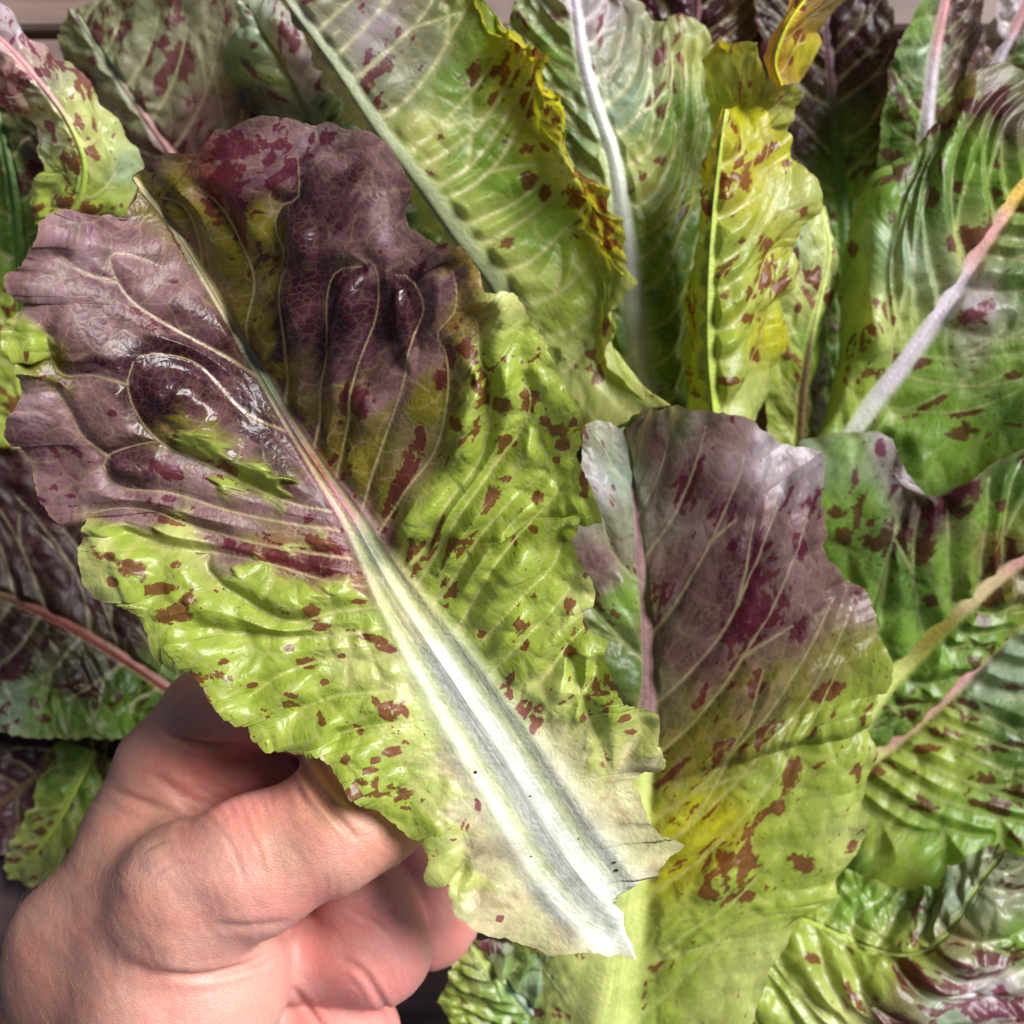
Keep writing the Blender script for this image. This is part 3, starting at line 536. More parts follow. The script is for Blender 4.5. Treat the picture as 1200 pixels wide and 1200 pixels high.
leaf('pale green pleated lettuce leaf with curled yellow margin, behind the held leaf',
    [(640, 440, .045), (600, 375, .048), (575, 330, .050), (540, 285, .052), (490, 215, .055), (440, 150, .058), (390, 75, .061), (335, 0, .064), (305, -45, .066)],
    [(625, 440, .030), (588, 378, .032), (562, 333, .034), (528, 288, .037), (479, 219, .041), (430, 156, .046), (381, 80, .050), (328, 2, .057), (303, -45, .062)],
    [[(650, 480, .050), (680, 440, .054), (695, 370, .054), (690, 290, .053), (655, 225, .053), (632, 170, .053), (614, 120, .054), (600, 75, .056), (575, 25, .058), (520, -20, .060), (420, -50, .064)],
     [(660, 498, 0.0450), (690, 497, 0.0480), (733, 492, 0.0530), (753, 481, 0.0550), (787, 473, 0.0570), (763, 460, 0.0580), (753, 467, 0.0570), (737, 453, 0.0580), (725, 440, 0.0590), (712, 430, 0.0590), (707, 410, 0.0590), (728, 387, 0.0610), (720, 367, 0.0610), (737, 343, 0.0630), (750, 330, 0.0630), (733, 320, 0.0620), (733, 297, 0.0630), (735, 277, 0.0640), (733, 257, 0.0650), (713, 260, 0.0630), (712, 243, 0.0630), (715, 220, 0.0650), (703, 218, 0.0640), (683, 193, 0.0630), (672, 167, 0.0640), (667, 150, 0.0630), (671, 133, 0.0640), (667, 113, 0.0640), (648, 93, 0.0630), (652, 77, 0.0640), (657, 62, 0.0650), (633, 45, 0.0650), (618, 33, 0.0650), (600, 20, 0.0640), (583, 22, 0.0610), (575, 5, 0.0610), (560, -20, 0.0610), (480, -60, 0.0610), (350, -60, 0.0610)]],
    [(345, 10, 'grey', .2), (400, 60, 'grey', .3), (440, 40, 'lav', .2), (460, 100, 'grey', .3), (500, 60, 'grey', .2), (530, 100, 'green', .3), (570, 60, 'green', .3), (500, 160, 'pale', .2), (560, 180, 'green', .3), (480, 190, 'pale', .2), (560, 270, 'pale', .2), (600, 220, 'green', .3), (640, 280, 'green', .25), (600, 330, 'pale', .15), (660, 360, 'lime', .2), (640, 420, 'pale', .15), (690, 450, 'pale', .15), (610, 60, 'yel', .5), (640, 90, 'yel', .5), (640, 160, 'yel', .5), (670, 200, 'pale', .4), (700, 240, 'yel', .5), (715, 300, 'yel', .4), (740, 330, 'pale', .3), (700, 400, 'pale', .3), (750, 470, 'pale', .2), (700, 340, 'lime', .3)],
    nt=400, ns=130, midw=(24, 20, 15, 10, 7), ridge=.4, vspace=34, vw=(3.6, 1.2), puff=9, fwd=.55, seed=21, midcol=[(600, 380, 'sage'), (500, 230, 'sage'), (400, 90, 'sage'), (340, 0, 'grey')], cell=32, cellamp=1.6, veincol='cream',
    blotches=[(432, 78, 7, 17), (556, 90, 10, 19), (610, 55, 7, 9), (632, 95, 12, 8), (618, 120, 9, 24), (705, 240, 7, 10), (620, 215, 14, 14), (640, 230, 8, 12), (717, 285, 8, 7), (452, 60, 4, 14)], ruffle=(9, 36), teeth=(3, 14), thin=.9)

leaf('pale lettuce leaf with a white lavender midrib, second from the left in the top row',
    [(760, 490, .034), (754, 440, .038), (746, 380, .041), (737, 300, .044), (721, 190, .047), (700, 127, .049), (684, 67, .051), (675, 0, .053), (668, -50, .055)],
    [(700, 500, .030), (690, 430, .034), (650, 330, .037), (625, 220, .040), (600, 110, .043), (590, 50, .046), (610, 0, .049), (640, -40, .052)],
    [[(790, 500, 0.0290), (790, 420, 0.0350), (790, 330, 0.0390), (780, 240, 0.0430), (770, 150, 0.0450), (750, 90, 0.0450), (725, 30, 0.0440), (690, -40, 0.0440)],
     [(825, 495, 0.0150), (830, 430, 0.0190), (840, 340, 0.0230), (855, 250, 0.0270), (862, 180, 0.0320), (850, 120, 0.0350), (835, 85, 0.0370), (832, 62, 0.0380), (815, 38, 0.0390), (800, 25, 0.0410), (780, 28, 0.0410), (765, 24, 0.0420), (752, 8, 0.0430), (738, 0, 0.0440), (715, -30, 0.0440), (680, -52, 0.0440)]],
    [(640, 150, 'deep', .4), (650, 60, 'green', .4), (700, 20, 'lav', .3), (720, 60, 'grey', .4), (760, 60, 'grey', .3), (800, 60, 'pale', .2), (735, 130, 'blue', .2), (790, 130, 'green', .3), (760, 200, 'pale', .2), (810, 200, 'green', .3), (770, 300, 'green', .3), (820, 280, 'deep', .4), (790, 400, 'deep', .3), (770, 420, 'green', .2), (850, 150, 'green', .4)],
    nt=300, ns=100, midw=(14, 12, 9, 7, 5), ridge=.5, vspace=36, vw=(3.2, 1.0), puff=9, fwd=1.1, seed=31, midcol=[(755, 450, 'white'), (740, 300, 'white'), (715, 160, 'white'), (680, 20, 'lav')], veincol='lav',
    blotches=[(762, 120, 6, 22, 35), (770, 190, 6, 6), (700, 40, 5, 20), (830, 130, 8, 6), (692, 78, 4, 8), (655, 20, 12, 8)], ruffle=(7, 50), teeth=(3, 14))

leaf('upright yellow-green lettuce leaf speckled red with a notched margin',
    [(838, 500, 0.0580), (830, 420, 0.0620), (830, 330, 0.0650), (836, 240, 0.0670), (843, 180, 0.0690), (850, 128, 0.0700)],
    [(815, 490, 0.0320), (815, 400, 0.0370), (820, 300, 0.0420), (826, 220, 0.0480), (836, 160, 0.0570), (848, 126, 0.0670)],
    [[(865, 495, .052), (862, 420, .060), (868, 330, .063), (880, 250, .064), (875, 180, .064), (856, 128, .060)],
     [(885, 482, 0.0360), (897, 450, 0.0380), (897, 420, 0.0420), (907, 383, 0.0440), (910, 350, 0.0480), (925, 333, 0.0510), (929, 313, 0.0520), (915, 300, 0.0520), (917, 283, 0.0520), (933, 263, 0.0540), (955, 243, 0.0550), (955, 230, 0.0560), (948, 213, 0.0560), (940, 203, 0.0570), (920, 180, 0.0570), (923, 160, 0.0580), (903, 150, 0.0580), (897, 133, 0.0580), (890, 130, 0.0570), (867, 127, 0.0550), (858, 127, 0.0520)]],
    [(850, 160, 'yel', .4), (880, 150, 'yel', .4), (910, 180, 'yel', .5), (870, 220, 'yel', .5), (930, 220, 'pale', .4), (860, 300, 'lime', .4), (900, 300, 'yel', .5), (920, 320, 'pale', .3), (850, 400, 'lime', .3), (890, 400, 'yel', .4), (870, 470, 'pale', .3), (835, 300, 'lime', .2), (835, 450, 'lime', .2)],
    nt=260, ns=90, gloss=.6, midw=(9, 7, 5, 3), vspace=42, vw=(3.0, 1.0), puff=8, fwd=.8, seed=41, ridge=.3, midcol=[(835, 450, 'lime'), (845, 180, 'lime')], cell=30, cellamp=2.4,
    blotches=[(895, 330, 12, 12), (875, 345, 9, 8), (872, 215, 10, 14), (895, 180, 20, 6, -45), (845, 215, 4, 12), (873, 372, 11, 7), (920, 193, 6, 4), (893, 283, 8, 10), (858, 250, 5, 5), (935, 247, 6, 5), (848, 443, 9, 6), (878, 415, 8, 8)], ruffle=(8, 36), teeth=(2, 14), thin=.8)

def curled_tip(root):
    leaf('', [(915, 100, .066), (908, 70, .070), (925, 25, .073), (955, -15, .074)], [(905, 92, .062), (897, 68, .064), (908, 36, .066), (930, 0, .068), (940, -20, .07)],
         [(935, 96, 0.0540), (948, 76, 0.0560), (960, 52, 0.0560), (956, 38, 0.0560), (965, 25, 0.0580), (990, -5, 0.0600), (1000, -20, 0.0600)],
         [(910, 70, 'orange', .0), (940, 60, 'yel', .0), (930, 20, 'orange', .1), (960, 10, 'ochre', .1)], nt=110, ns=40, midw=(3, 2), vspace=40, puff=2, cellamp=1.0, seed=52, ruffle=(3, 40), teeth=(2, 14), thin=.8, root=root,
         midcol=[(908, 60, 'yel')], blotches=[(938, 8, 5, 5), (935, 40, 8, 12), (925, 70, 4, 6)], vparts=False)
e_root, _ = leaf('olive yellow lettuce leaf whose orange tip curls over, above the speckled yellow leaf',
    [(880, 260, .040), (884, 200, .046), (888, 150, .052), (895, 115, .057), (905, 92, .061)],
    [(840, 260, .035), (845, 190, .040), (838, 120, .044), (832, 70, .047), (850, 45, .05), (867, 52, .054), (892, 50, .057), (893, 77, .06), (902, 90, .061)],
    [(915, 250, .035), (920, 200, .04), (917, 157, .046), (927, 133, .05), (938, 107, .054), (933, 97, .058), (910, 93, .061)],
    [(850, 60, 'yel', .05), (870, 90, 'pale', .05), (900, 120, 'yel', .05), (920, 120, 'pale', .05), (850, 110, 'lime', .05), (890, 200, 'lime', .2)],
    nt=180, ns=60, midw=(5, 3, 2), vspace=34, puff=6, seed=51, midcol=[(890, 140, 'pale')], ruffle=(5, 34), teeth=(3, 13), blotches=[(912, 118, 5, 10), (880, 100, 4, 5)], thin=.75)
curled_tip(e_root)

leaf('smooth green lettuce leaf edge showing right of the speckled yellow leaf',
    [(938, 530, .030), (943, 450, .036), (953, 390, .040), (966, 330, .043), (972, 290, .045), (962, 240, .046)],
    [(900, 520, .030), (895, 430, .040), (900, 350, .046), (918, 290, .050), (935, 255, .050), (958, 238, .047)],
    [(960, 530, .015), (962, 450, .02), (968, 390, .026), (976, 340, .034), (981, 295, .040), (966, 242, .045)],
    [(930, 280, 'blue', .3), (960, 280, 'pale', .3), (930, 350, 'pale', .3), (915, 430, 'lime', .3), (925, 490, 'lime', .2), (960, 400, 'green', .3), (950, 480, 'brown', .1)],
    nt=180, ns=60, midw=(7, 5, 3), vspace=44, puff=5, seed=61, midcol=[(943, 450, 'brown'), (965, 330, 'pale')], ruffle=(4, 40), teeth=(2, 14), blotches=[(933, 360, 4, 6), (945, 330, 4, 8), (970, 350, 5, 14), (920, 415, 5, 8)])

leaf('large green lettuce leaf with a lavender midrib at the right edge, folded in deep pleats',
    [(978, 535, .030), (1003, 500, .034), (1033, 457, .037), (1077, 400, .040), (1117, 340, .042), (1153, 283, .044), (1200, 217, .046), (1245, 150, .048)],
    [[(970, 520, .034), (990, 450, .040), (1020, 390, .046), (1050, 320, .050), (1080, 260, .052), (1120, 200, .052), (1170, 150, .052), (1230, 140, .050)],
     [(965, 530, .024), (970, 470, .026), (985, 400, .030), (988, 330, .034), (1000, 290, .038), (1010, 240, .042), (1030, 205, .044), (1055, 192, .044), (1085, 175, .045), (1110, 145, .046), (1128, 110, .048), (1140, 90, .05), (1160, 78, .05), (1180, 75, .05), (1220, 95, .05), (1245, 140, .048)]],
    [(1000, 570, .030), (1050, 592, .034), (1120, 590, .038), (1190, 560, .044), (1250, 500, .050), (1290, 380, .052), (1290, 240, .050), (1260, 160, .048)],
    [(1000, 300, 'green', .3), (1040, 240, 'green', .4), (1060, 300, 'blue', .3), (1000, 400, 'green', .2), (1040, 380, 'pale', .2), (1020, 450, 'lime', .1), (1100, 250, 'deep', .4), (1140, 180, 'green', .3), (1180, 130, 'dark', .3), (1130, 110, 'olive', .4), (1190, 110, 'grey', .3), (1130, 290, 'pale', .4), (1170, 220, 'green', .3), (1090, 420, 'green', .3), (1080, 480, 'green', .3), (1050, 530, 'deep', .2), (1120, 500, 'green', .4), (1180, 480, 'deep', .3), (1150, 400, 'grey', .3), (1190, 330, 'deep', .4), (1150, 350, 'lav', .3), (1180, 420, 'green', .4)],
    nt=320, ns=110, midw=(13, 12, 10, 8, 6), ridge=.5, vspace=46, vw=(2.6, .7), puff=9, fwd=.9, seed=71, midcol=[(1000, 500, 'white'), (1060, 420, 'lav'), (1110, 350, 'lav'), (1160, 275, 'pink'), (1200, 215, 'orange')], cell=34, cellamp=2.0,
    blotches=[(1050, 215, 26, 8, -30), (1090, 235, 7, 14), (1105, 285, 7, 10), (1135, 275, 12, 20, 40), (1120, 220, 7, 6), (1165, 120, 16, 22), (1140, 130, 14, 8), (1100, 160, 24, 5, -40), (1010, 292, 8, 8), (1140, 370, 24, 8, -25), (1095, 470, 30, 5, -30), (1130, 483, 24, 4, -8), (1080, 425, 20, 6, -15), (1190, 440, 10, 5)], ruffle=(6, 50), teeth=(2, 16))

leaf('dark upright lettuce leaf with a bright lavender midrib at the top right',
    [(1086, 190, .024), (1088, 130, .028), (1096, 60, .032), (1108, 0, .035), (1116, -50, .037)],
    [(1030, 190, .02), (1030, 120, .03), (1045, 60, .036), (1068, 10, .04), (1095, -50, .04)],
    [(1130, 180, .015), (1140, 110, .02), (1150, 40, .026), (1155, -10, .03), (1140, -50, .034)],
    [(1050, 100, 'deep', .5), (1070, 40, 'green', .4), (1080, 130, 'green', .2), (1085, 60, 'blue', .2), (1120, 80, 'plum', .4), (1130, 20, 'dark', .4), (1060, 160, 'deep', .4)],
    nt=160, ns=60, midw=(9, 7, 6), vspace=30, puff=9, seed=81, midcol=[(1090, 120, 'lav'), (1105, 10, 'pink')], ruffle=(6, 40), teeth=(3, 14))
leaf('lettuce leaf with a pinkish rib in the top right corner',
    [(1140, 130, .022), (1165, 80, .026), (1190, 30, .03), (1212, -20, .033)],
    [(1120, 110, .026), (1140, 50, .03), (1165, 0, .034), (1190, -30, .036)], [(1180, 140, .02), (1220, 90, .026), (1250, 30, .03), (1240, -20, .032)],
    [(1150, 60, 'plum', .4), (1180, 20, 'lav', .3), (1200, 70, 'deep', .4), (1160, 110, 'deep', .4)], nt=120, ns=45, midw=(8, 6, 5), vspace=30, puff=8, seed=82, midcol=[(1170, 70, 'lav'), (1200, 10, 'pink')], ruffle=(6, 40), teeth=(3, 14))
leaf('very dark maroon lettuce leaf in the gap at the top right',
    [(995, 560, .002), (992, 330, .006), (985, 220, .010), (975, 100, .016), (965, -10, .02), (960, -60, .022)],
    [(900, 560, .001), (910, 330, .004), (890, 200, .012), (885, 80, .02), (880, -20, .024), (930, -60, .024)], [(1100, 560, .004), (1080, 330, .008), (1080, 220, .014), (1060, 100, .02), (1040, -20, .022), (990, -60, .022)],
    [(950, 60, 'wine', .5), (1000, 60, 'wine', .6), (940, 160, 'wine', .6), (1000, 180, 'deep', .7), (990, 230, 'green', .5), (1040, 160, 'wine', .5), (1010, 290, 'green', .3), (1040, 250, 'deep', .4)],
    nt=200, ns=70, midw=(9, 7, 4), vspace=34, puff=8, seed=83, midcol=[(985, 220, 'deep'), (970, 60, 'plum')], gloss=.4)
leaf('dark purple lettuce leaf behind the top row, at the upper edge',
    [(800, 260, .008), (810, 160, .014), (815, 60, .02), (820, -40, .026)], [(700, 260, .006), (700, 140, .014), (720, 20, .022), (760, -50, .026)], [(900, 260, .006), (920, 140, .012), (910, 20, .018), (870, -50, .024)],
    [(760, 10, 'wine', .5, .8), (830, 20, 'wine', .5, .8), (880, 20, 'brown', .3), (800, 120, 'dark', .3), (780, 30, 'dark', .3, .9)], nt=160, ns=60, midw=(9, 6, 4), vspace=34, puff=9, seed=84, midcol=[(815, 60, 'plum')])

leaf('green lettuce leaf with dark purple patches and an orange-tinted midrib, right of the purple-topped leaf',
    [(985, 890, .024), (1010, 845, .028), (1040, 800, .031), (1075, 765, .033), (1115, 725, .036), (1160, 685, .039), (1215, 640, .042), (1260, 600, .044)],
    [[(965, 850, .028), (975, 760, .034), (1000, 690, .040), (1050, 640, .045), (1100, 620, .047), (1160, 590, .048), (1240, 560, .047)],
     [(940, 850, .02), (935, 760, .026), (930, 650, .032), (928, 560, .037), (940, 516, .040), (970, 510, .042), (1000, 507, .043), (1030, 506, .045), (1046, 515, .046), (1056, 545, .047), (1076, 560, .049), (1100, 576, .050), (1130, 562, .050), (1160, 540, .049), (1200, 520, .048), (1250, 510, .047)]],
    [(1000, 905, .020), (1060, 860, .026), (1105, 812, .030), (1150, 770, .033), (1215, 722, .036), (1270, 660, .040)],
    [(955, 530, 'blue', .2), (1000, 530, 'green', .4), (1035, 525, 'lav', .3), (970, 600, 'green', .3), (1010, 600, 'green', .5), (1040, 640, 'deep', .6), (1070, 560, 'lav', .2), (1080, 600, 'dark', .3, .9), (1120, 570, 'dark', .3), (1100, 600, 'dark', .2), (1060, 680, 'deep', .6), (1000, 690, 'green', .4), (1000, 780, 'deep', .3), (1050, 740, 'green', .4), (1110, 660, 'green', .4), (1150, 600, 'green', .5), (1190, 560, 'deep', .5), (1160, 640, 'olive', .4), (1100, 760, 'green', .4), (1150, 720, 'green', .4), (1190, 680, 'olive', .4)],
    nt=300, ns=110, midw=(14, 12, 10, 8, 7), vspace=44, vw=(3.0, 1.0), puff=9, fwd=.9, seed=91, ridge=.45, midcol=[(1030, 820, 'pale'), (1100, 735, 'olive'), (1150, 690, 'tan'), (1210, 640, 'pink')], cell=34,
    blotches=[(985, 598, 9, 7), (990, 628, 10, 11), (1040, 630, 26, 16, -35), (1020, 612, 6, 6), (1110, 590, 30, 14, -35), (1080, 640, 12, 30, 30), (1130, 568, 16, 12), (1170, 592, 9, 8), (1195, 540, 6, 6), (1085, 700, 8, 9), (1148, 722, 9, 9), (1085, 545, 6, 6), (1050, 570, 4, 5), (1165, 655, 12, 9, -30), (1032, 527, 7, 10)], ruffle=(6, 50), teeth=(2, 16))

leaf('green lettuce leaf with a pink midrib and long pleats at the lower right',
    [(975, 925, .020), (1010, 890, .023), (1045, 862, .025), (1080, 832, .027), (1110, 806, .029), (1150, 765, .031), (1200, 705, .034), (1250, 640, .036)],
    [(975, 890, .018), (1010, 860, .020), (1050, 820, .022), (1100, 770, .024), (1180, 690, .028), (1240, 620, .032)],
    [[(975, 960, .024), (1040, 950, .028), (1110, 930, .032), (1170, 900, .034), (1220, 850, .036), (1270, 760, .037), (1280, 660, .037)],
     [(960, 1020, .018), (1000, 1080, .022), (1070, 1110, .026), (1130, 1090, .03), (1190, 1040, .033), (1250, 980, .036), (1300, 880, .037), (1300, 700, .037)]],
    [(1050, 830, 'lime', .2), (1100, 850, 'lime', .4), (1160, 790, 'blue', .3), (1190, 750, 'blue', .3), (1190, 870, 'deep', .5), (1100, 900, 'lime', .4), (1030, 920, 'lime', .3), (1030, 980, 'lime', .3), (1100, 970, 'green', .4), (1180, 950, 'green', .4), (1060, 1040, 'lime', .3), (1120, 1020, 'green', .3), (1000, 1000, 'deep', .2), (1180, 1010, 'green', .3)],
    nt=320, ns=120, midw=(14, 13, 11, 9, 8), vspace=30, vw=(3.2, 1.1), puff=11, fwd=.7, seed=101, midcol=[(1010, 890, 'pale'), (1050, 855, 'pink'), (1100, 812, 'pink'), (1150, 765, 'pink'), (1200, 705, 'pink')], cell=34,
    blotches=[(1180, 873, 30, 7, -5), (1085, 878, 20, 5, -8), (1140, 940, 9, 5), (1172, 952, 14, 4, 10), (1080, 945, 22, 3), (1130, 825, 5, 5), (1190, 805, 14, 4)], ruffle=(7, 50), teeth=(3, 16))

leaf('crumpled light green lettuce leaf with red patches in the lower right corner',
    [(850, 1050, .030), (943, 1077, .036), (1027, 1113, .040), (1075, 1117, .043), (1112, 1092, .045), (1150, 1030, .046), (1180, 1000, .046)],
    [(880, 1020, .026), (960, 1010, .030), (1040, 1040, .034), (1100, 1045, .038), (1140, 1010, .042), (1175, 985, .045)],
    [[(845, 1120, .034), (900, 1160, .040), (990, 1180, .044), (1070, 1170, .047), (1130, 1140, .048), (1170, 1080, .048), (1195, 1000, .047)],
     [(830, 1230, .030), (880, 1260, .034), (970, 1260, .038), (1080, 1240, .040), (1130, 1205, .041), (1160, 1190, .042), (1185, 1176, .042), (1215, 1175, .043), (1240, 1100, .046), (1225, 1000, .047)]],
    [(920, 1060, 'lime', .2), (1000, 1060, 'green', .2), (1080, 1060, 'deep', .3), (1120, 1060, 'blue', .2), (960, 1110, 'lime', .3), (1020, 1140, 'lime', .3), (900, 1170, 'lime', .2), (980, 1180, 'pale', .3), (1060, 1150, 'olive', .5), (1080, 1110, 'lime', .4), (1130, 1100, 'olive', .5), (1170, 1050, 'grey', .3), (1190, 1020, 'grey', .3), (1190, 1100, 'green', .4), (1150, 1160, 'lav', .5), (1100, 1190, 'blue', .4), (1050, 1200, 'red', .4)],
    nt=280, ns=110, midw=(2.2, 2, 1.8, 1.5), ridge=.5, vspace=44, vw=(3.0, 1.0), puff=10, fwd=.7, seed=111, midcol=[(950, 1080, 'lime'), (1070, 1115, 'pale'), (1150, 1040, 'pale')], cell=30, cellamp=3.5,
    blotches=[(1070, 1145, 32, 13, 20), (1090, 1115, 14, 8, -10), (1045, 1185, 26, 12, 30), (1160, 1120, 20, 8, 15), (1145, 1140, 8, 8), (1170, 1160, 9, 9), (1135, 1175, 14, 8), (955, 1125, 14, 6, 10), (1075, 1068, 18, 4, 5), (1190, 1165, 6, 8)], ruffle=(8, 40), teeth=(3, 14), gloss=.7)

leaf('small crinkled bright green lettuce leaf below the cut base of the held leaf',
    [(700, 1260, .036), (650, 1215, .040), (618, 1180, .043), (595, 1155, .045), (577, 1135, .047), (553, 1103, .048)],
    [(590, 1260, .036), (545, 1215, .040), (512, 1168, .043), (523, 1153, .046), (529, 1124, .048), (540, 1110, .049)],
    [(770, 1230, .036), (720, 1160, .042), (690, 1130, .046), (653, 1113, .049), (600, 1100, .050), (560, 1096, .049)],
    [(530, 1160, 'lime', .3), (550, 1190, 'lime', .2), (545, 1130, 'lime', .3), (590, 1180, 'green', .1), (600, 1120, 'green', .3), (640, 1140, 'blue', .2), (570, 1105, 'lav', .4), (650, 1190, 'deep', .2), (690, 1180, 'green', .1)],
    nt=200, ns=80, midw=(9, 7, 5, 3), vspace=34, vw=(3, 1), puff=8, seed=121, midcol=[(620, 1180, 'blue'), (570, 1125, 'pale')], cell=26, cellamp=5, blotches=[(544, 1171, 5, 4), (575, 1108, 14, 8), (603, 1130, 5, 4)], ruffle=(6, 30), teeth=(3, 14), gloss=.75)

leaf('pale curled lettuce leaf edge with maroon streaks at the upper left, half turned over',
    [(70, 266, .060), (92, 235, .064), (98, 190, .068), (78, 140, .071), (45, 95, .073), (10, 55, .074), (-25, 25, .074)],
    [(52, 260, .058), (40, 238, .060), (42, 218, .062), (62, 204, .063), (50, 178, .064), (50, 155, .065), (42, 143, .066), (12, 129, .067), (-5, 118, .068), (-40, 90, .068)],
    [(88, 271, .056), (120, 258, .056), (146, 247, .056), (162, 215, .056), (168, 196, .056), (145, 160, .058), (122, 135, .060), (100, 110, .062), (75, 85, .064), (45, 62, .066), (20, 38, .068), (5, 18, .070), (-15, 5, .071)],
    [(15, 40, 'lav', .2), (20, 80, 'pink', .4), (60, 100, 'grey', .5), (80, 130, 'pale', .3), (60, 160, 'white', .2), (100, 150, 'pale', .4), (120, 180, 'pale', .3), (80, 190, 'lime', .4), (60, 240, 'lime', .4), (100, 235, 'lime', .3), (145, 200, 'blue', .2), (140, 230, 'lime', .4), (90, 255, 'lime', .5)],
    nt=220, ns=70, midw=(4, 3, 2), vspace=46, puff=7, seed=131, midcol=[(90, 200, 'lime'), (40, 90, 'pink')], cell=32, cellamp=4, blotches=[(62, 150, 6, 22, -25), (105, 175, 6, 14, -25), (80, 197, 7, 9, -30), (95, 245, 26, 10, 12), (78, 235, 10, 5), (60, 80, 14, 6, 40), (95, 105, 26, 6, 40), (40, 88, 16, 4, 20), (50, 243, 8, 5)], ruffle=(6, 40), teeth=(2, 14), gloss=.65)
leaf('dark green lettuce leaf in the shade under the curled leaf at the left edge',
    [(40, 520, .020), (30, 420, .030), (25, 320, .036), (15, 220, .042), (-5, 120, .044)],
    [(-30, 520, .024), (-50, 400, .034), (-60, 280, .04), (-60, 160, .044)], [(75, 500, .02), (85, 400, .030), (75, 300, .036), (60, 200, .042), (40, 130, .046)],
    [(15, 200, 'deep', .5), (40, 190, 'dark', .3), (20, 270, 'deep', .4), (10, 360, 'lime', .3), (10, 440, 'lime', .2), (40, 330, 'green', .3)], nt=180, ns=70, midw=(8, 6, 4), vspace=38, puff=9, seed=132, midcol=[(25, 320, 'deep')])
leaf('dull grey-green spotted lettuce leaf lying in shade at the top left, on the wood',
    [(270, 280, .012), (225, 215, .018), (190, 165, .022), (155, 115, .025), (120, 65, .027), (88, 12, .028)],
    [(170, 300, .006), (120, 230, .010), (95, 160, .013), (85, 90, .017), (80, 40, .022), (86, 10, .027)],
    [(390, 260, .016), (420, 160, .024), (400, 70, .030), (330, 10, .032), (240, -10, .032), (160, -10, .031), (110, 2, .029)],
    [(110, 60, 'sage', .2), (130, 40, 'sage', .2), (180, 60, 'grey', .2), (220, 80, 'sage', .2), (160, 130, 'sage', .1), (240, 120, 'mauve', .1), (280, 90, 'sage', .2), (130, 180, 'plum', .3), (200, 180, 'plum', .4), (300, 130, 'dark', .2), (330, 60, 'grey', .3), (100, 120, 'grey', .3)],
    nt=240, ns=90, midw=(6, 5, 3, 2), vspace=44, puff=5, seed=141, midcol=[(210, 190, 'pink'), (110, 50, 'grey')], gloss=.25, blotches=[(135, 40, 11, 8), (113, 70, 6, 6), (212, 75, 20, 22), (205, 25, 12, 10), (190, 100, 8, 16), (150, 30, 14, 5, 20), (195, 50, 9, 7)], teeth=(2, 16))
leaf('small shiny lavender and green lettuce leaf left of the pale pleated leaf',
    [(385, 190, .024), (362, 130, .032), (335, 80, .038), (310, 40, .041), (292, 5, .042)],
    [(340, 200, .02), (300, 140, .024), (275, 95, .028), (270, 60, .032), (278, 25, .038), (288, 5, .041)], [(430, 170, .024), (412, 110, .030), (392, 60, .034), (360, 20, .038), (330, -5, .041), (300, -5, .042)],
    [(300, 40, 'blue', .2), (330, 30, 'white', .1), (350, 60, 'lav', .4), (370, 90, 'lav', .3), (320, 90, 'pale', .2), (290, 75, 'green', .3), (300, 120, 'dark', .2), (380, 120, 'deep', .3)],
    nt=160, ns=60, midw=(6, 4, 3), vspace=30, puff=7, seed=151, midcol=[(350, 110, 'cream'), (310, 40, 'pale')], bulge=(.004, .006), blotches=[(345, 45, 10, 16, -30), (380, 95, 12, 8, -30), (300, 52, 4, 5)], gloss=.7)

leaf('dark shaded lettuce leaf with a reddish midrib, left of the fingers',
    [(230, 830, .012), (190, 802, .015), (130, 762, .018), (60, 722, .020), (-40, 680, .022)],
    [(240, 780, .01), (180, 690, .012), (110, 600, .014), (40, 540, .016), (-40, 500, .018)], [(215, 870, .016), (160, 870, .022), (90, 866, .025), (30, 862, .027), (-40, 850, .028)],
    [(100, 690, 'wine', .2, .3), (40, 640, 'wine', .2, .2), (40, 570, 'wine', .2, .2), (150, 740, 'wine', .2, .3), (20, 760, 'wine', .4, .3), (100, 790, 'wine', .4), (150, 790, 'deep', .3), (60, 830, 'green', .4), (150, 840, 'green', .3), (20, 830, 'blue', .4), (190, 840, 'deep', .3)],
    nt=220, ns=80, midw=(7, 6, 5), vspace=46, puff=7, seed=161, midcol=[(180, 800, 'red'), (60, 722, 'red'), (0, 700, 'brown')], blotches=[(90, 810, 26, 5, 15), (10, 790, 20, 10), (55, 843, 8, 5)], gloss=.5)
leaf('torn scrap of green lettuce leaf with maroon specks beside the wrist',
    [(110, 880, .008), (90, 920, .012), (66, 965, .015), (40, 1000, .016), (8, 1022, .014)],
    [(70, 870, .006), (48, 900, .010), (42, 945, .013), (15, 985, .015), (5, 1015, .014)], [(150, 900, .008), (120, 950, .012), (95, 985, .015), (72, 1022, .015), (40, 1038, .014), (12, 1028, .014)],
    [(70, 960, 'lime', .5), (40, 1010, 'pale', .3), (80, 1000, 'lime', .4), (100, 920, 'green', .4), (60, 900, 'green', .5)], nt=120, ns=50, midw=(4, 3, 2), vspace=30, puff=6, seed=171, midcol=[(70, 960, 'lime')], blotches=[(62, 965, 6, 5), (45, 995, 8, 4, 30), (42, 1026, 4, 3)], teeth=(5, 16))
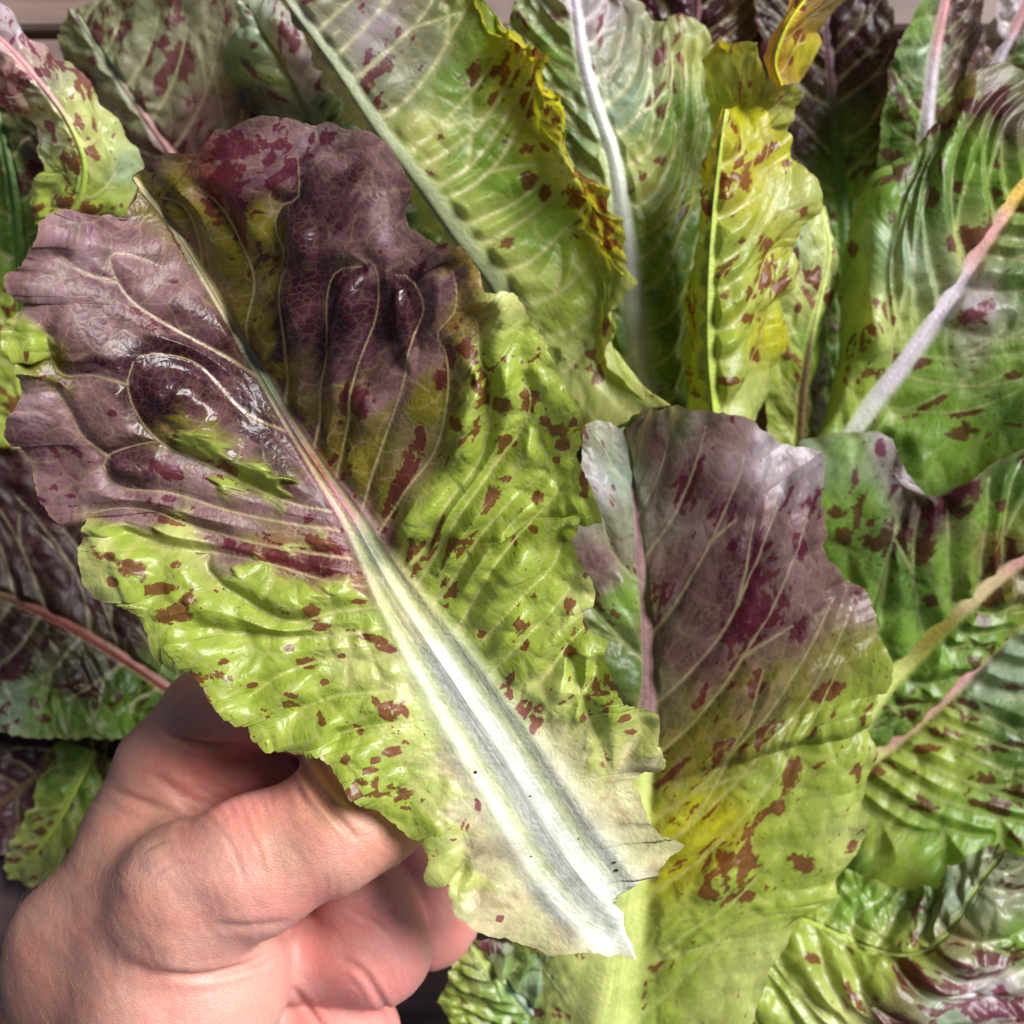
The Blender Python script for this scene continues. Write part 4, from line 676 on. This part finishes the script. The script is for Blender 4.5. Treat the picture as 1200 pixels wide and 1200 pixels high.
leaf('dark brown wilted lettuce leaf on the wood at the left edge',
    [(130, 820, .004), (80, 870, .008), (30, 920, .010), (-30, 960, .012)], [(60, 800, .004), (10, 840, .008), (-40, 890, .011)], [(160, 870, .003), (110, 920, .005), (60, 970, .008), (0, 1000, .011)],
    [(40, 870, 'wine', .5), (90, 880, 'wine', .3), (10, 940, 'plum', .4), (60, 930, 'wine', .4)], nt=120, ns=50, midw=(6, 4, 3), vspace=32, puff=8, seed=172, midcol=[(60, 890, 'brown')], gloss=.4)

# lower layer, showing in the gaps only
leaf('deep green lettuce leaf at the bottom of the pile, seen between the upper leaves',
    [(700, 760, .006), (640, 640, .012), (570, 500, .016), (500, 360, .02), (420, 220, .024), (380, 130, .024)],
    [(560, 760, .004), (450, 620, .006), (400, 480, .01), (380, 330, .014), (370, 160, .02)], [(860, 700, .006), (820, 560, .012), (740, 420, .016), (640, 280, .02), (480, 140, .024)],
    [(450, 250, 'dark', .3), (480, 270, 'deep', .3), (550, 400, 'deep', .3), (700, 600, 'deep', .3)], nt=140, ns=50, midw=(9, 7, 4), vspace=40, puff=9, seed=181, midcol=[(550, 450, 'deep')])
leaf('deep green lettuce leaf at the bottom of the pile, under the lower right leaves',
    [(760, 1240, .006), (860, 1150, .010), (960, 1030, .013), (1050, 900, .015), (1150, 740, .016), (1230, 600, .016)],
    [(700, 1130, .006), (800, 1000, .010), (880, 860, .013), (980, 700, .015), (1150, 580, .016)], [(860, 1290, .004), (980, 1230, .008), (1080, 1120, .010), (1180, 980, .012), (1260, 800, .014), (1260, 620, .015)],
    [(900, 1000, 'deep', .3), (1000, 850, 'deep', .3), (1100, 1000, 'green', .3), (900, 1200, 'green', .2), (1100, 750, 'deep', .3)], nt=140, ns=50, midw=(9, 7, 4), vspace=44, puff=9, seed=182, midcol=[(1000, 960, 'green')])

# ------------------------------------------------------------------ the hand
def skin_material():
    m = bpy.data.materials.new('skin'); m.use_nodes = True; t = m.node_tree; L = t.links
    pb = t.nodes['Principled BSDF']
    at = t.nodes.new('ShaderNodeAttribute'); at.attribute_name = 'pigment'
    tc = t.nodes.new('ShaderNodeTexCoord')
    n1 = nn(t, 'ShaderNodeTexNoise', Scale=110.0, Detail=4.0, Roughness=0.6); L.new(tc.outputs['Object'], n1.inputs['Vector'])
    n2 = nn(t, 'ShaderNodeTexNoise', Scale=900.0, Detail=3.0); L.new(tc.outputs['Object'], n2.inputs['Vector'])
    c = mix_c(t, 1.0, at.outputs['Color'], mix_c(t, smstep(t, n1.outputs[0], 0.3, 0.7), (1.06, 0.93, 0.92, 1), (0.97, 1.05, 1.04, 1)), 'MULTIPLY')
    c = mix_c(t, 1.0, c, mix_c(t, smstep(t, n2.outputs[0], 0.35, 0.65), (0.96, 0.95, 0.95, 1), (1.03, 1.03, 1.03, 1)), 'MULTIPLY')
    L.new(c, pb.inputs['Base Color'])
    pb.inputs['Subsurface Weight'].default_value = 0.6; pb.inputs['Subsurface Radius'].default_value = (1.0, 0.35, 0.2); pb.inputs['Subsurface Scale'].default_value = 0.0028
    pb.inputs['Specular IOR Level'].default_value = 0.45
    L.new(math_n(t, 'ADD', 0.40, math_n(t, 'MULTIPLY', n2.outputs[0], 0.16)), pb.inputs['Roughness'])
    v = nn(t, 'ShaderNodeTexVoronoi', Scale=1150.0); v.feature = 'DISTANCE_TO_EDGE'
    mp = t.nodes.new('ShaderNodeMapping'); mp.inputs['Rotation'].default_value = (0, 0, 0.5); mp.inputs['Scale'].default_value = (0.8, 1.5, 1); L.new(tc.outputs['Object'], mp.inputs[0]); L.new(mp.outputs[0], v.inputs['Vector'])
    h = math_n(t, 'ADD', math_n(t, 'MULTIPLY', smstep(t, v.outputs[0], 0.0, 0.16), 0.6), n2.outputs[0])
    b = nn(t, 'ShaderNodeBump', Strength=0.45, Distance=0.00014); L.new(h, b.inputs['Height']); L.new(b.outputs[0], pb.inputs['Normal'])
    return m
SKIN = skin_material()
def hp(x, y, z, r):                                  # joint: pixel place, height, radius in pixels
    p = W(np.array(float(x)), np.array(float(y)), z); return (p, r*(CAMZ-z)*TF)
def round_cone(Q, a, b):
    (pa, ra), (pb_, rb) = a, b
    d = pb_-pa; L = d@d+1e-12
    u = np.clip(((Q-pa)@d)/L, 0, 1)
    return np.linalg.norm(Q-pa-u[..., None]*d, axis=-1)-(ra+(rb-ra)*u)
def smin(a, b, k):
    h = np.clip(0.5+0.5*(b-a)/k, 0, 1); return b*(1-h)+a*h-k*h*(1-h)
def surface_nets(D, org, h):
    S = D < 0; nx, ny, nz = D.shape
    cs = np.zeros((nx-1, ny-1, nz-1, 3)); cn = np.zeros((nx-1, ny-1, nz-1))
    def corner(a, i, j, k): return a[i:nx-1+i, j:ny-1+j, k:nz-1+k]
    for ax in range(3):
        o = [k for k in range(3) if k != ax]
        for p in (0, 1):
            for q in (0, 1):
                c0 = [0, 0, 0]; c0[o[0]] = p; c0[o[1]] = q; c1 = list(c0); c1[ax] = 1
                a = corner(D, *c0); b = corner(D, *c1); x = corner(S, *c0) != corner(S, *c1)
                t = np.where(x, a/np.where(x, a-b, 1), 0)
                for k in range(3): cs[..., k] += np.where(x, t if k == ax else c0[k], 0)
                cn += x
    act = cn > 0; idx = -np.ones(act.shape, int); idx[act] = np.arange(act.sum())
    ijk = np.argwhere(act); V = org+h*(ijk+cs[act]/cn[act][:, None])
    F = []
    for ax in range(3):
        o = [(ax+1) % 3, (ax+2) % 3]
        sl0 = [slice(1, -1)]*3; sl0[ax] = slice(0, -1); sl1 = list(sl0); sl1[ax] = slice(1, None)
        s0 = S[tuple(sl0)]; s1 = S[tuple(sl1)]
        e = np.argwhere(s0 != s1)
        fl = s0[s0 != s1]
        base = e.copy(); base[:, o[0]] += 1; base[:, o[1]] += 1     # grid index of the edge start
        def cell(du, dv):
            c = base.copy(); c[:, o[0]] -= du; c[:, o[1]] -= dv
            return idx[c[:, 0], c[:, 1], c[:, 2]]
        q = np.stack([cell(1, 1), cell(0, 1), cell(0, 0), cell(1, 0)], 1)
        q[~fl] = q[~fl][:, ::-1]
        F.append(q)
    F = np.concatenate(F); F = F[(F >= 0).all(1)]
    return V, F

def build_hand():
    thumb = [hp(115, 1140, .072, 100), hp(222, 1052, .090, 84), hp(300, 1012, .094, 76), hp(388, 972, .094, 69), hp(440, 952, .091, 58), hp(486, 936, .087, 44)]
    thenar = [hp(95, 1270, .068, 112), hp(200, 1172, .082, 112), hp(232, 1150, .082, 105)]
    index = [hp(182, 985, .068, 88), hp(205, 905, .070, 68), hp(247, 843, .073, 59), hp(305, 822, .080, 53), hp(352, 832, .086, 48), hp(410, 868, .089, 41)]
    pad = [hp(262, 925, .066, 66), hp(255, 890, .068, 58)]
    palm = [hp(60, 1330, .050, 128), hp(125, 1180, .050, 122), hp(190, 1030, .052, 100)]
    web = [hp(112, 1105, .074, 96), hp(165, 1035, .076, 80), hp(205, 985, .070, 66)]
    middle = [hp(225, 1000, .050, 80), hp(360, 1015, .052, 66), hp(502, 1072, .045, 58), hp(480, 985, .066, 48), hp(420, 920, .076, 41)]
    ring = [hp(200, 1090, .050, 80), hp(330, 1100, .060, 72), hp(440, 1110, .070, 64), hp(425, 1035, .072, 54), hp(380, 960, .066, 46)]
    little = [hp(190, 1190, .052, 84), hp(300, 1195, .058, 70), hp(405, 1215, .064, 62), hp(380, 1130, .058, 48), hp(330, 1050, .058, 42)]
    arm = [hp(60, 1330, .050, 133), hp(-40, 1600, .044, 150)]
    allp = np.array([p for ch in (thumb, thenar, index, palm, middle, ring, little) for p, r in ch])
    h = 0.0009
    lo = np.array([W(np.array(-130.), np.array(0.), .06)[0]-.02, W(np.array(0.), np.array(1420.), .06)[1], .006]); hi = allp.max(0)+.02; hi[2] = .118
    n = ((hi-lo)/h).astype(int)
    Q = np.stack(np.meshgrid(*[lo[k]+h*np.arange(n[k]) for k in range(3)], indexing='ij'), -1).astype(np.float32)
    mm = .001
    def chain(ch, k=2.5*mm):
        d = None
        for a, b in zip(ch[:-1], ch[1:]):
            x = round_cone(Q, a, b); d = x if d is None else smin(d, x, k)
        return d
    D = chain(palm, 6*mm)
    D = smin(D, chain(arm), 10*mm)
    D = smin(D, chain(web), 8*mm)
    fi = smin(chain(index), chain(pad), 3*mm)
    D = smin(D, fi, 5*mm)
    th = smin(chain(thumb, 4*mm), chain(thenar, 6*mm), 3.5*mm)
    fing = chain(middle)
    fing = smin(fing, chain(ring), 0.5*mm)
    fing = smin(fing, chain(little), 0.5*mm)
    D = smin(D, fing, 3*mm)
    D = smin(D, smin(round_cone(Q, hp(305, 890, .070, 50), hp(400, 890, .074, 44)), round_cone(Q, hp(225, 960, .060, 64), hp(305, 890, .070, 50)), 3*mm), 2*mm)
    D = smin(D, th, 5.5*mm)
    V, F = surface_nets(D, lo, h)
    # refine once: catmull-like split with smoothing, all in arrays
    me = bpy.data.meshes.new('tmp'); me.from_pydata(V.tolist(), [], F.tolist()); o = bpy.data.objects.new('tmp', me); C.objects.link(o)
    s = o.modifiers.new('s', 'SMOOTH'); s.factor = 0.5; s.iterations = 3
    s2 = o.modifiers.new('d', 'SUBSURF'); s2.levels = 1; s2.render_levels = 1
    dg = bpy.context.evaluated_depsgraph_get(); ev = bpy.data.meshes.new_from_object(o.evaluated_get(dg))
    nv = len(ev.vertices); V = np.zeros(nv*3, np.float32); ev.vertices.foreach_get('co', V); V = V.reshape(-1, 3).astype(float)
    N = np.zeros(nv*3, np.float32); ev.vertices.foreach_get('normal', N); N = N.reshape(-1, 3).astype(float)
    F = np.zeros(len(ev.polygons)*4, np.int32); ev.polygons.foreach_get('vertices', F); F = F.reshape(-1, 4)
    bpy.data.objects.remove(o); bpy.data.meshes.remove(me); bpy.data.meshes.remove(ev)
    cen = V[F].mean(1)
    X, Y = to_px(V)
    up = ss(-0.1, 0.35, N[:, 2])
    U = np.mean((CAMZ-.085)*TF)
    # creases: (polyline, half width px, depth px, z range)
    cr = [([(186, 852), (205, 864), (240, 872), (275, 876), (305, 876)], 4, 4.5, .055), ([(128, 925), (165, 940), (205, 955), (228, 965)], 5, 3.5, .05), ([(175, 905), (205, 925), (235, 945)], 6, 3.0, .05),
          ([(340, 872), (357, 905), (370, 927), (390, 952), (420, 985)], 4, 5.0, .08), ([(352, 860), (372, 893), (387, 915), (407, 938), (440, 968)], 4, 4.2, .08), ([(345, 918), (352, 930), (362, 945)], 4, 2.0, .08),
          ([(190, 1140), (235, 1143), (285, 1133), (325, 1112), (342, 1090)], 4.5, 5.0, .07), ([(250, 1085), (300, 1085), (345, 1078)], 5, 2.2, .07), ([(140, 1125), (180, 1140), (215, 1142)], 6, 1.8, .06),
          ([(170, 1000), (190, 990), (215, 990)], 3, 1.2, .05), ([(180, 1030), (205, 1015), (232, 1012)], 3, 1.0, .05), ([(255, 965), (275, 1000), (288, 1040)], 3, 1.0, .05), ([(280, 955), (300, 990), (312, 1030)], 3, .8, .05), ([(215, 800), (205, 815), (200, 825)], 3, 1.5, .05), ([(145, 1045), (120, 1065), (105, 1085)], 9, 1.5, .05), ([(400, 1060), (450, 1090), (470, 1130)], 4, 1.2, .05),
          ([(400, 1125), (425, 1140), (448, 1175), (470, 1215)], 4.5, 3.0, .05), ([(335, 1150), (352, 1170), (385, 1215)], 4.5, 3.0, .05)]
    disp = np.zeros(len(V)); cred = np.zeros(len(V))
    for pl, w, dp, zmin in cr:
        d, tt = seg_field(X, Y, smooth_curve(pl, 24), 0, 1); tap = np.clip(4*tt*(1-tt), 0, 1)**0.6
        u = np.linspace(0, 1, 24)
        dp = dp*tap; g = np.exp(-(d/w)**2)*up*(V[:, 2] > zmin)
        disp -= dp*g; disp += dp*0.35*np.exp(-((d-w*2.2)/(w*1.2))**2)*up*(V[:, 2] > zmin)
        cred = np.maximum(cred, g*np.clip(dp/5, 0, 1))
    # soft swellings: knuckle of the thumb, pads
    for bx, by, rx, ry, an, hh in ((208, 1022, 60, 42, -25, 7), (330, 1000, 60, 26, -24, -3), (262, 925, 40, 34, 0, 4), (100, 1000, 40, 60, 20, -4), (170, 1165, 70, 30, -10, 3)):
        ca, sa = math.cos(math.radians(an)), math.sin(math.radians(an))
        u = ((X-bx)*ca+(Y-by)*sa)/rx; v = (-(X-bx)*sa+(Y-by)*ca)/ry
        disp += hh*np.exp(-(u*u+v*v))*up
    # fine wrinkles running across the thumb and index finger
    wr = fbm((X*0.91-Y*0.40)/5.5+fbm(X/30, Y/30, 5, 2)*5, (X*0.40+Y*0.91)/34, 6, 2)-0.5
    disp += wr*0.8*up + (fbm(X/34, Y/34, 9, 2)-0.5)*3.5*up
    # ridges of the finger pads
    rp = ss(70, 30, np.hypot(X-270, Y-925))
    disp += 0.35*rp*np.sin(np.hypot(X-215, Y-985)/2.0+fbm(X/40, Y/40, 3, 2)*6)*up
    V = V+N*(disp*U)[:, None]
    cs = [(60, 1150, .30, .175, .135), (110, 1000, .36, .215, .165), (30, 1190, .28, .16, .12), (150, 1080, .40, .235, .185), (205, 1025, .58, .375, .315), (270, 1040, .53, .33, .28), (330, 990, .47, .29, .215), (390, 940, .47, .30, .20), (430, 970, .50, .31, .23), (400, 1020, .54, .33, .27),  # back of hand darker: tan, with its left-side shade put into the colour
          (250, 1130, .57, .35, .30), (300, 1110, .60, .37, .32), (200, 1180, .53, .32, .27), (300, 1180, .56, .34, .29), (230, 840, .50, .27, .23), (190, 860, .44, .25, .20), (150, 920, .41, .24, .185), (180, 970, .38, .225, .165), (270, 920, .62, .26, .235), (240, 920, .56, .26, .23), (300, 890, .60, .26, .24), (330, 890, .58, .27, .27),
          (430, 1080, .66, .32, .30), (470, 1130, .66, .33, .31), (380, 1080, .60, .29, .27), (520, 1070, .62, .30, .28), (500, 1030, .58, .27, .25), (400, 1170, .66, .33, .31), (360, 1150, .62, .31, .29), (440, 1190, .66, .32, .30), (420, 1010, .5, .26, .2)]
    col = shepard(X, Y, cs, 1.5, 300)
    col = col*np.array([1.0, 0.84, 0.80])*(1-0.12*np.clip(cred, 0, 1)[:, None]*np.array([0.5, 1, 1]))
    col = np.concatenate([col, np.ones((len(V), 1))], 1)
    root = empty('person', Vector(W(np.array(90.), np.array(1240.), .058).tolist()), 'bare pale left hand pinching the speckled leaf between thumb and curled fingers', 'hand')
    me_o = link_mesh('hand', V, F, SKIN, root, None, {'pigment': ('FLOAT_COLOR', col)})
    # fine pale hairs on the back of the hand
    rng = np.random.RandomState(7); hv = []; hf = []
    ok = np.nonzero((N[:, 2] > 0.2) & (X > -20) & (X < 170) & (Y > 1000) & (Y < 1230) & (V[:, 2] > .05))[0]
    for i in rng.choice(ok, 150, False):
        p = V[i]; n = N[i]; d = np.array([0.5+rng.randn()*.35, 0.75+rng.randn()*.3, 0.0]); d -= n*(d@n); d /= np.linalg.norm(d)
        Lh = .0045*(0.5+rng.rand()); w = .000022; side = np.cross(d, n); b = len(hv)
        for k in range(4):
            q = p+d*Lh*k/3+n*(0.0003+Lh*0.22*math.sin(k/3*2.2)); ww = w*(1-k/3.3)
            hv += [q-side*ww, q+side*ww, q+n*ww*1.5]
        for k in range(3):
            for a, c in ((0, 1), (1, 2), (2, 0)): hf.append((b+3*k+a, b+3*k+c, b+3*k+3+c, b+3*k+3+a))
    hm = bpy.data.materials.new('pale_hair'); hm.use_nodes = True; hm.node_tree.nodes['Principled BSDF'].inputs['Base Color'].default_value = (.45, .30, .18, 1)
    hr = link_mesh('arm_hair', np.array(hv), np.array(hf), hm, root); hr['kind'] = 'stuff'
build_hand()

# ------------------------------------------------------------------ soil specks on the rib of the held leaf
P_, N_, X_, Y_ = hero_data
sm = bpy.data.materials.new('soil'); sm.use_nodes = True; sm.node_tree.nodes['Principled BSDF'].inputs['Base Color'].default_value = (.03, .018, .012, 1)
rng = np.random.RandomState(2)
for (sx, sy, r, lab) in ((557, 905, 3.0, 'dark soil crumb on the left edge of the white rib'), (720, 1008, 2.6, 'dark soil crumb near the cut base, upper of a close pair'), (723, 1017, 3.0, 'dark soil crumb near the cut base, lower of a close pair'),
                     (678, 981, 1.6, 'tiny soil crumb low in the right groove of the white rib'), (623, 929, 1.8, 'tiny soil crumb on the middle ridge of the white rib'), (622, 1003, 1.7, 'tiny soil crumb left of the white rib near the cut base')):
    d = (X_-sx)**2+(Y_-sy)**2; k = np.unravel_index(np.argmin(d), d.shape); p = P_[k]; u = .000095*r
    vs = []; fs = []
    for a in range(5):
        ph = -math.pi/2+math.pi*(a+0.5)/5
        for b in range(7):
            q = 2*math.pi*b/7; rr = u*(0.75+0.5*rng.rand())
            vs.append(p+N_[k]*u*0.6+np.array([math.cos(q)*math.cos(ph)*rr*1.3, math.sin(q)*math.cos(ph)*rr, math.sin(ph)*rr*0.8]))
    for a in range(4):
        for b in range(7): fs.append((a*7+b, a*7+(b+1) % 7, a*7+7+(b+1) % 7, a*7+7+b))
    o = link_mesh('soil_crumb', np.array(vs), np.array(fs), sm); o['label'] = lab; o['category'] = 'crumb'; o['group'] = 'soil crumbs on the rib of the held leaf'

# ------------------------------------------------------------------ fleshy underside of the held leaf's rib
n_ = 70; ns_ = 13; vs = []
c0 = P_.shape[1]//2
for i in range(n_):
    r = int((0.05+i*0.6/n_)*P_.shape[0]); p = P_[r, c0]; t0 = P_[min(r+6, P_.shape[0]-1), c0]-P_[max(r-6, 0), c0]; t0 /= np.linalg.norm(t0)
    nz = N_[r, c0-6:c0+7].mean(0); nz /= np.linalg.norm(nz); sx_ = np.cross(t0, nz); w_ = .0060*(1-i/n_)**0.8+.0006
    for k in range(ns_):
        a = math.pi*k/(ns_-1); vs.append(p+sx_*w_*math.cos(a)*0.86-nz*(0.0016+w_*0.62*math.sin(a)))
fs = [(i*ns_+k, i*ns_+k+1, (i+1)*ns_+k+1, (i+1)*ns_+k) for i in range(n_-1) for k in range(ns_-1)]
rm = bpy.data.materials.new('rib_flesh'); rm.use_nodes = True; pb = rm.node_tree.nodes['Principled BSDF']
pb.inputs['Base Color'].default_value = (.62, .64, .55, 1); pb.inputs['Roughness'].default_value = .4; pb.inputs['Subsurface Weight'].default_value = .2; pb.inputs['Subsurface Scale'].default_value = .002
link_mesh('rib_underside', np.array(vs), np.array(fs), rm, hero)
cap = [vs[k] for k in range(ns_)]; ce = np.mean(cap, 0)
link_mesh('cut_end', np.array(cap+[ce]), np.array([(k, (k+1) % ns_, ns_) for k in range(ns_)]), rm, hero)
